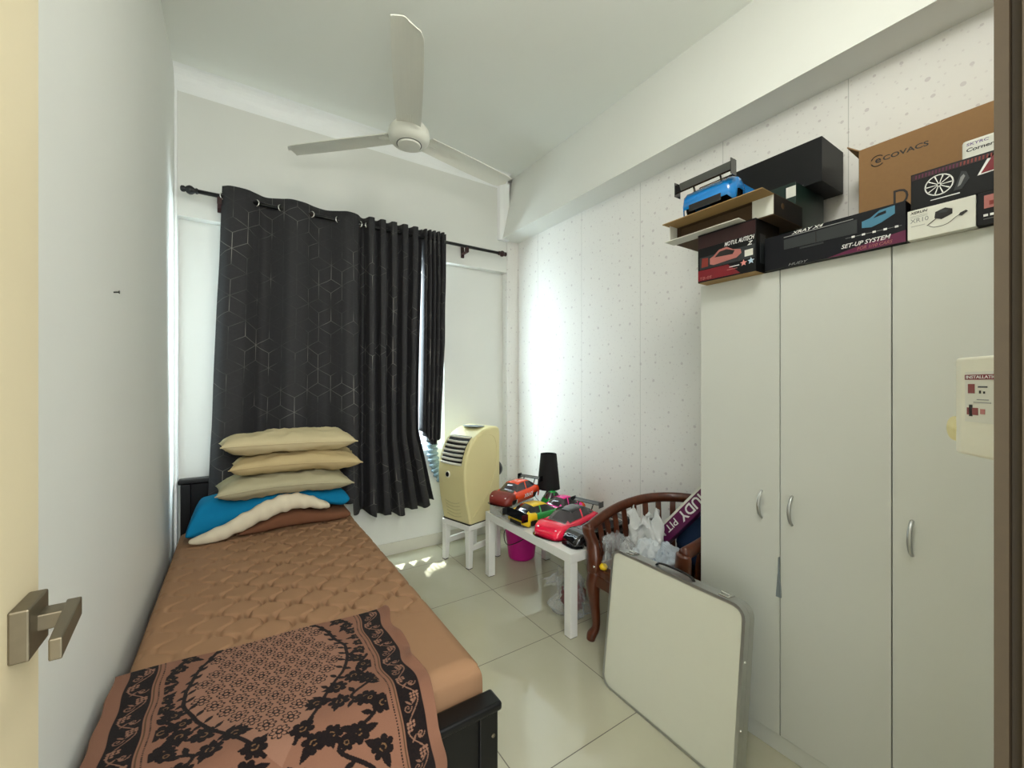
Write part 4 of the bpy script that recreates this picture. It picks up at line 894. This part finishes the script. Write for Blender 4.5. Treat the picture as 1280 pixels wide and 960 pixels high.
# ------------------------------------------------------------------ wooden tub chair
CZ = 0.40
chair = thing('armchair', 'reddish brown wooden tub armchair with a slatted curved back', 'chair', (1.82, 1.34, 0))
O = Vector((1.82, 1.34, 0))
RAILP = ((1.548, 1.612, 0.582), (1.64, 1.618, 0.617), (1.74, 1.612, 0.651), (1.85, 1.59, 0.68), (1.96, 1.535, 0.703), (2.06, 1.44, 0.713), (2.11, 1.32, 0.714), (2.08, 1.19, 0.706), (2.0, 1.115, 0.69), (1.88, 1.078, 0.665), (1.72, 1.072, 0.64), (1.585, 1.072, 0.622))
rail = smoothpath([Vector(p) - O for p in RAILP], 80)
RB = MB().tube(rail, [0.030 - 0.003 * sin(i / 79 * pi) for i in range(80)], 14, flat=(0.75, 1.0)); RB.build('top_rail', 'wood', chair, smooth=True)
seatp = [(1.565, 1.585), (1.74, 1.588), (1.85, 1.565), (1.945, 1.515), (2.03, 1.43), (2.075, 1.32), (2.05, 1.20), (1.98, 1.135), (1.87, 1.105), (1.72, 1.10), (1.57, 1.105), (1.545, 1.2), (1.54, 1.34), (1.548, 1.49)]
MB().prism([(p[0] - O.x, p[1] - O.y) for p in seatp], CZ - 0.045, CZ, 'z').build('seat', 'wood', chair, bevel=0.01, seg=3)
def pt_rail(t): return rail[int(round(t * 79))]
arc = smoothpath([(p[0] - O.x, p[1] - O.y, CZ) for p in seatp[0:11]], 80)
for i in range(17):
    t = 0.085 + 0.83 * i / 16
    top = pt_rail(t) - Vector((0, 0, 0.02)); q = arc[int(round(t * 79))].copy(); q.x = top.x * 0.95; q.y = top.y * 0.95; q.z = CZ - 0.005
    mid_ = (top + q) / 2 + Vector((0, 0, 0)) + (top - q).cross(Vector((0, 0, 1))) * 0
    d = (top - q); tang = (pt_rail(min(1, t + 0.03)) - pt_rail(max(0, t - 0.03))); tang.z = 0; tang.normalize()
    nrm = Vector((tang.y, -tang.x, 0))
    pts_ = [q, q + d * 0.35 + nrm * 0.012, q + d * 0.7 + nrm * 0.01, top]
    mb = MB(); vsx = []
    for p in smoothpath(pts_, 9):
        for a_, b_ in ((-1, -1), (1, -1), (1, 1), (-1, 1)): vsx.append(p + tang * a_ * 0.015 + nrm * b_ * 0.006)
    mb.add(vsx, [(i_ * 4 + k_, i_ * 4 + (k_ + 1) % 4, (i_ + 1) * 4 + (k_ + 1) % 4, (i_ + 1) * 4 + k_) for i_ in range(8) for k_ in range(4)] + [(0, 1, 2, 3), (32, 33, 34, 35)])
    mb.build('back_slat', 'wood', chair, bevel=0.002)
def sweep(name, pts, rs, n=20, flat=(1, 1)):
    sp_ = smoothpath([Vector(p) - O for p in pts], n); rr = [lerp(list(enumerate(rs)), i / (n - 1) * (len(rs) - 1)) for i in range(n)]
    return MB().tube(sp_, rr, 12, flat=flat, up=(1, 0, 0)).build(name, 'wood', chair, smooth=True)
# scrolled front arm posts
sweep('arm_post', [(1.562, 1.585, 0.36), (1.558, 1.577, 0.43), (1.572, 1.60, 0.50), (1.556, 1.612, 0.56), (1.55, 1.612, 0.595)], [0.036, 0.04, 0.035, 0.033, 0.03], 22, (1.1, 0.8))
sweep('arm_post', [(1.59, 1.115, 0.36), (1.585, 1.11, 0.45), (1.60, 1.09, 0.52), (1.59, 1.075, 0.59), (1.585, 1.072, 0.622)], [0.036, 0.04, 0.035, 0.033, 0.03], 22, (1.1, 0.8))
for (x, y) in ((1.575, 1.575), (1.59, 1.125)):
    sy = 1 if y > 1.3 else -1
    sweep('leg', [(x, y, 0.375), (x - 0.012, y + 0.012 * sy, 0.30), (x - 0.004, y + 0.01 * sy, 0.2), (x + 0.002, y + 0.004 * sy, 0.08), (x - 0.016, y + 0.018 * sy, 0.03), (x - 0.022, y + 0.022 * sy, 0.004)], [0.04, 0.038, 0.027, 0.02, 0.026, 0.022])
for (x, y, ex, ey) in ((1.97, 1.50, 0.05, 0.04), (1.97, 1.18, 0.05, -0.04)):
    sweep('leg', [(x, y, 0.37), (x + 0.005, y, 0.2), (x + ex, y + ey, 0.004)], [0.028, 0.024, 0.02])
MB().box((1.55 - O.x, 1.12 - O.y, 0.30), (1.575 - O.x, 1.57 - O.y, 0.357)).build('apron', 'wood', chair, bevel=0.004)

# ------------------------------------------------------------------ what lies on the chair
SZ = CZ + 0.001
crumple('navy_bag', 'dark navy fabric bag lying in the wooden chair by the wardrobe', 'bag', (1.955, 1.235, 0.545), (0.085, 0.12, 0.165), 'navyf', 4, 0.22, 1.6, floor=SZ)
crumple('yellow_clip', 'bright yellow plastic piece on top of the navy bag', 'toy part', (1.955, 1.275, 0.72), (0.035, 0.04, 0.038), 'yellow', 6, 0.3, 2.0, 3)
bag('plastic_bag', 'cloudy white plastic bag bunched upright in the wooden chair', (1.79, 1.41, 0), (0.10, 0.11), 'filmw', 21, SZ, 0.33, lean=(0.0, 0.02))
crumple('shirt', 'crumpled grey-white shirt lying over the front of the chair', 'clothing', (1.665, 1.32, 0.495), (0.09, 0.085, 0.10), 'whitecloth', 12, 0.38, 1.5, 5, floor=SZ)
crumple('striped_cloth', 'finely striped grey cloth bunched in front of the navy bag', 'clothing', (1.66, 1.20, 0.50), (0.075, 0.07, 0.105), 'stripe', 31, 0.34, 1.4, 5, floor=SZ)
bag('plastic_bag', 'clear shiny plastic bag spilling over the front edge of the chair', (1.64, 1.475, 0), (0.085, 0.09), 'film', 14, SZ, 0.22, lean=(-0.03, 0.0))
tk = thing('key_fob', 'yellow and chrome trinket in clear wrap at the chair seat edge', 'trinket', (1.565, 1.515, SZ))
MB().lathe([(0, 0), (0.018, 0.002), (0.022, 0.014), (0.014, 0.026), (0, 0.028)], 16).build('yellow_piece', 'yellow', tk, smooth=True)
MB().tube(smoothpath([(0.01, 0.02, 0.008), (-0.02, 0.045, 0.012), (-0.035, 0.03, 0.008)], 14), 0.005, 8).build('chrome_clip', 'chrome', tk, smooth=True)
# rolled pit mat in its printed sleeve box
P0, P1 = Vector((1.835, 1.475, 0.425)), Vector((1.8905, 1.068, 0.911))
dv = (P0 - P1).normalized(); nv = Vector((-0.85, -0.35, 0.35)); nv = (nv - dv * nv.dot(dv)).normalized()
T = frame(P1, dv, nv); Lb = (P0 - P1).length
mb_ = thing('mat_box', 'long plum and white mat box leaning in the wooden chair', 'box')
MB().box((0, -0.04, -0.035), (Lb, 0.04, 0.035), 0, T).build('sleeve', 'purple', mb_, bevel=0.002)
MB().box((0.002, -0.0405, -0.034), (Lb - 0.002, -0.030, 0.0358), 0, T).build('white_side', 'cardw', mb_)
text('lettering', 'HUDY', T @ Matrix.Translation((0.098, -0.024, 0.0353)), 0.20, 0.048, 'inkw', mb_, 0.0, 0.02)
text('lettering', 'PIT MAT', T @ Matrix.Translation((0.323, -0.022, 0.0353)), 0.22, 0.034, 'inkw', mb_, 0.0, 0.005)

# ------------------------------------------------------------------ folded picnic table leaning on the chair
ft = thing('folding_table', 'cream folding picnic table with aluminium edges, folded and leaning on the chair', 'folding table', (1.366, 1.03, 0.001), rot=Euler((0, R(6.5), R(-1.5))))
def rrect(y0, y1, z0, z1, r, n=6):
    pts = []
    for (cy, cz, a0) in ((y1 - r, z0 + r, -pi / 2), (y1 - r, z1 - r, 0), (y0 + r, z1 - r, pi / 2), (y0 + r, z0 + r, pi)):
        pts += [(cy + r * cos(a0 + pi / 2 * k / n), cz + r * sin(a0 + pi / 2 * k / n)) for k in range(n + 1)]
    return pts
Y0, Y1, ZH = -0.30, 0.31, 0.60
for k, xo in enumerate((0.0, 0.029)):
    MB().prism(rrect(Y0 + 0.008, Y1 - 0.008, 0.008, ZH - 0.008, 0.04), xo + 0.001, xo + 0.024, 'x').build('leaf_panel', 'board', ft)
    ro, ri = rrect(Y0, Y1, 0, ZH, 0.045), rrect(Y0 + 0.011, Y1 - 0.011, 0.011, ZH - 0.011, 0.036); n = len(ro); e = MB()
    for xa in (xo - 0.0015, xo + 0.0265): e.add([(xa, *p) for p in ro] + [(xa, *p) for p in ri], [(i, (i + 1) % n, n + (i + 1) % n, n + i) for i in range(n)])
    vs = [(xo - 0.0015, *p) for p in ro] + [(xo + 0.0265, *p) for p in ro]; e.add(vs, [(i, (i + 1) % n, n + (i + 1) % n, n + i) for i in range(n)])
    fr_ = e.build('edge_frame', 'alu', ft)
hp = smoothpath([(0.027, 0.09, ZH - 0.004), (0.027, 0.07, ZH + 0.012), (0.027, 0.0, ZH + 0.016), (0.027, -0.07, ZH + 0.012), (0.027, -0.09, ZH - 0.004)], 20)
MB().tube(hp, 0.006, 8, flat=(1.4, 0.7)).build('carry_handle', 'black', ft, smooth=True)
for y in (-0.215, 0.215): MB().box((0.005, y - 0.018, ZH), (0.05, y + 0.018, ZH + 0.006)).tube([(0.026, y - 0.012, ZH + 0.008), (0.026, y + 0.02, ZH + 0.01)], 0.004, 8).build('latch', 'chrome', ft, bevel=0.001)
for z in (0.2, 0.42): MB().lathe([(0, 0), (0.005, 0), (0.004, 0.002), (0, 0.003)], 10, T=frame((0.012, Y0 - 0.0, z), (1, 0, 0), (0, -1, 0))).build('rivet', 'chrome', ft)

# ------------------------------------------------------------------ white housing fixed beside the door
hz0, hz1 = 1.249, 1.388
hs = MB().prism([(0.872, 0.142), (0.775, 0.062), (0.775, 0.031), (0.93, 0.031), (0.93, 0.10), (0.889, 0.151)], hz0, hz1, 'z').build('clothesline_housing', 'acw', bevel=0.004, seg=3)
tag(hs, 'white plastic wall housing with an installation label beside the brown door frame', 'wall housing')
Tn = frame((0.872, 0.142, hz0), (-0.097, -0.080, 0), (-0.080, 0.097, 0))
def hpn(name, x0, x1, z0, z1, m, t=0.0004): MB().box((x0, z0, 0.0001), (x1, z1, t), 0, Tn).build(name, m, hs)
hpn('label_sheet', 0.008, 0.12, 0.048, 0.118, 'cardw'); hpn('label_band', 0.008, 0.12, 0.107, 0.114, 'red', 0.0007)
text('lettering', 'INSTALLATION', Tn @ Matrix.Translation((0.011, 0.1085, 0.0007)), 0.06, 0.0042, 'inkw', hs, 0, 0.01, 0.0003)
for (x0, z0, ww, hh, mm) in ((0.014, 0.088, 0.012, 0.013, 'redthing'), (0.032, 0.096, 0.016, 0.002, 'inkd'), (0.034, 0.088, 0.003, 0.004, 'ink'), (0.041, 0.088, 0.003, 0.003, 'ink'), (0.024, 0.075, 0.03, 0.0012, 'inkg'), (0.012, 0.058, 0.02, 0.010, 'redthing'), (0.016, 0.056, 0.006, 0.016, 'ink'), (0.036, 0.060, 0.008, 0.007, 'pinkp'), (0.03, 0.079, 0.02, 0.0012, 'inkg')):
    hpn('label_print', x0, x0 + ww, z0, z0 + hh, mm, 0.0008)
MB().lathe([(0, 0), (0.018, 0), (0.02, 0.006), (0.018, 0.02), (0, 0.022)], 24, T=frame((0.903, 0.136, 1.284), (0, 0, 1), (-0.62, 0.78, 0))).build('tension_knob', 'acb', hs, smooth=False)
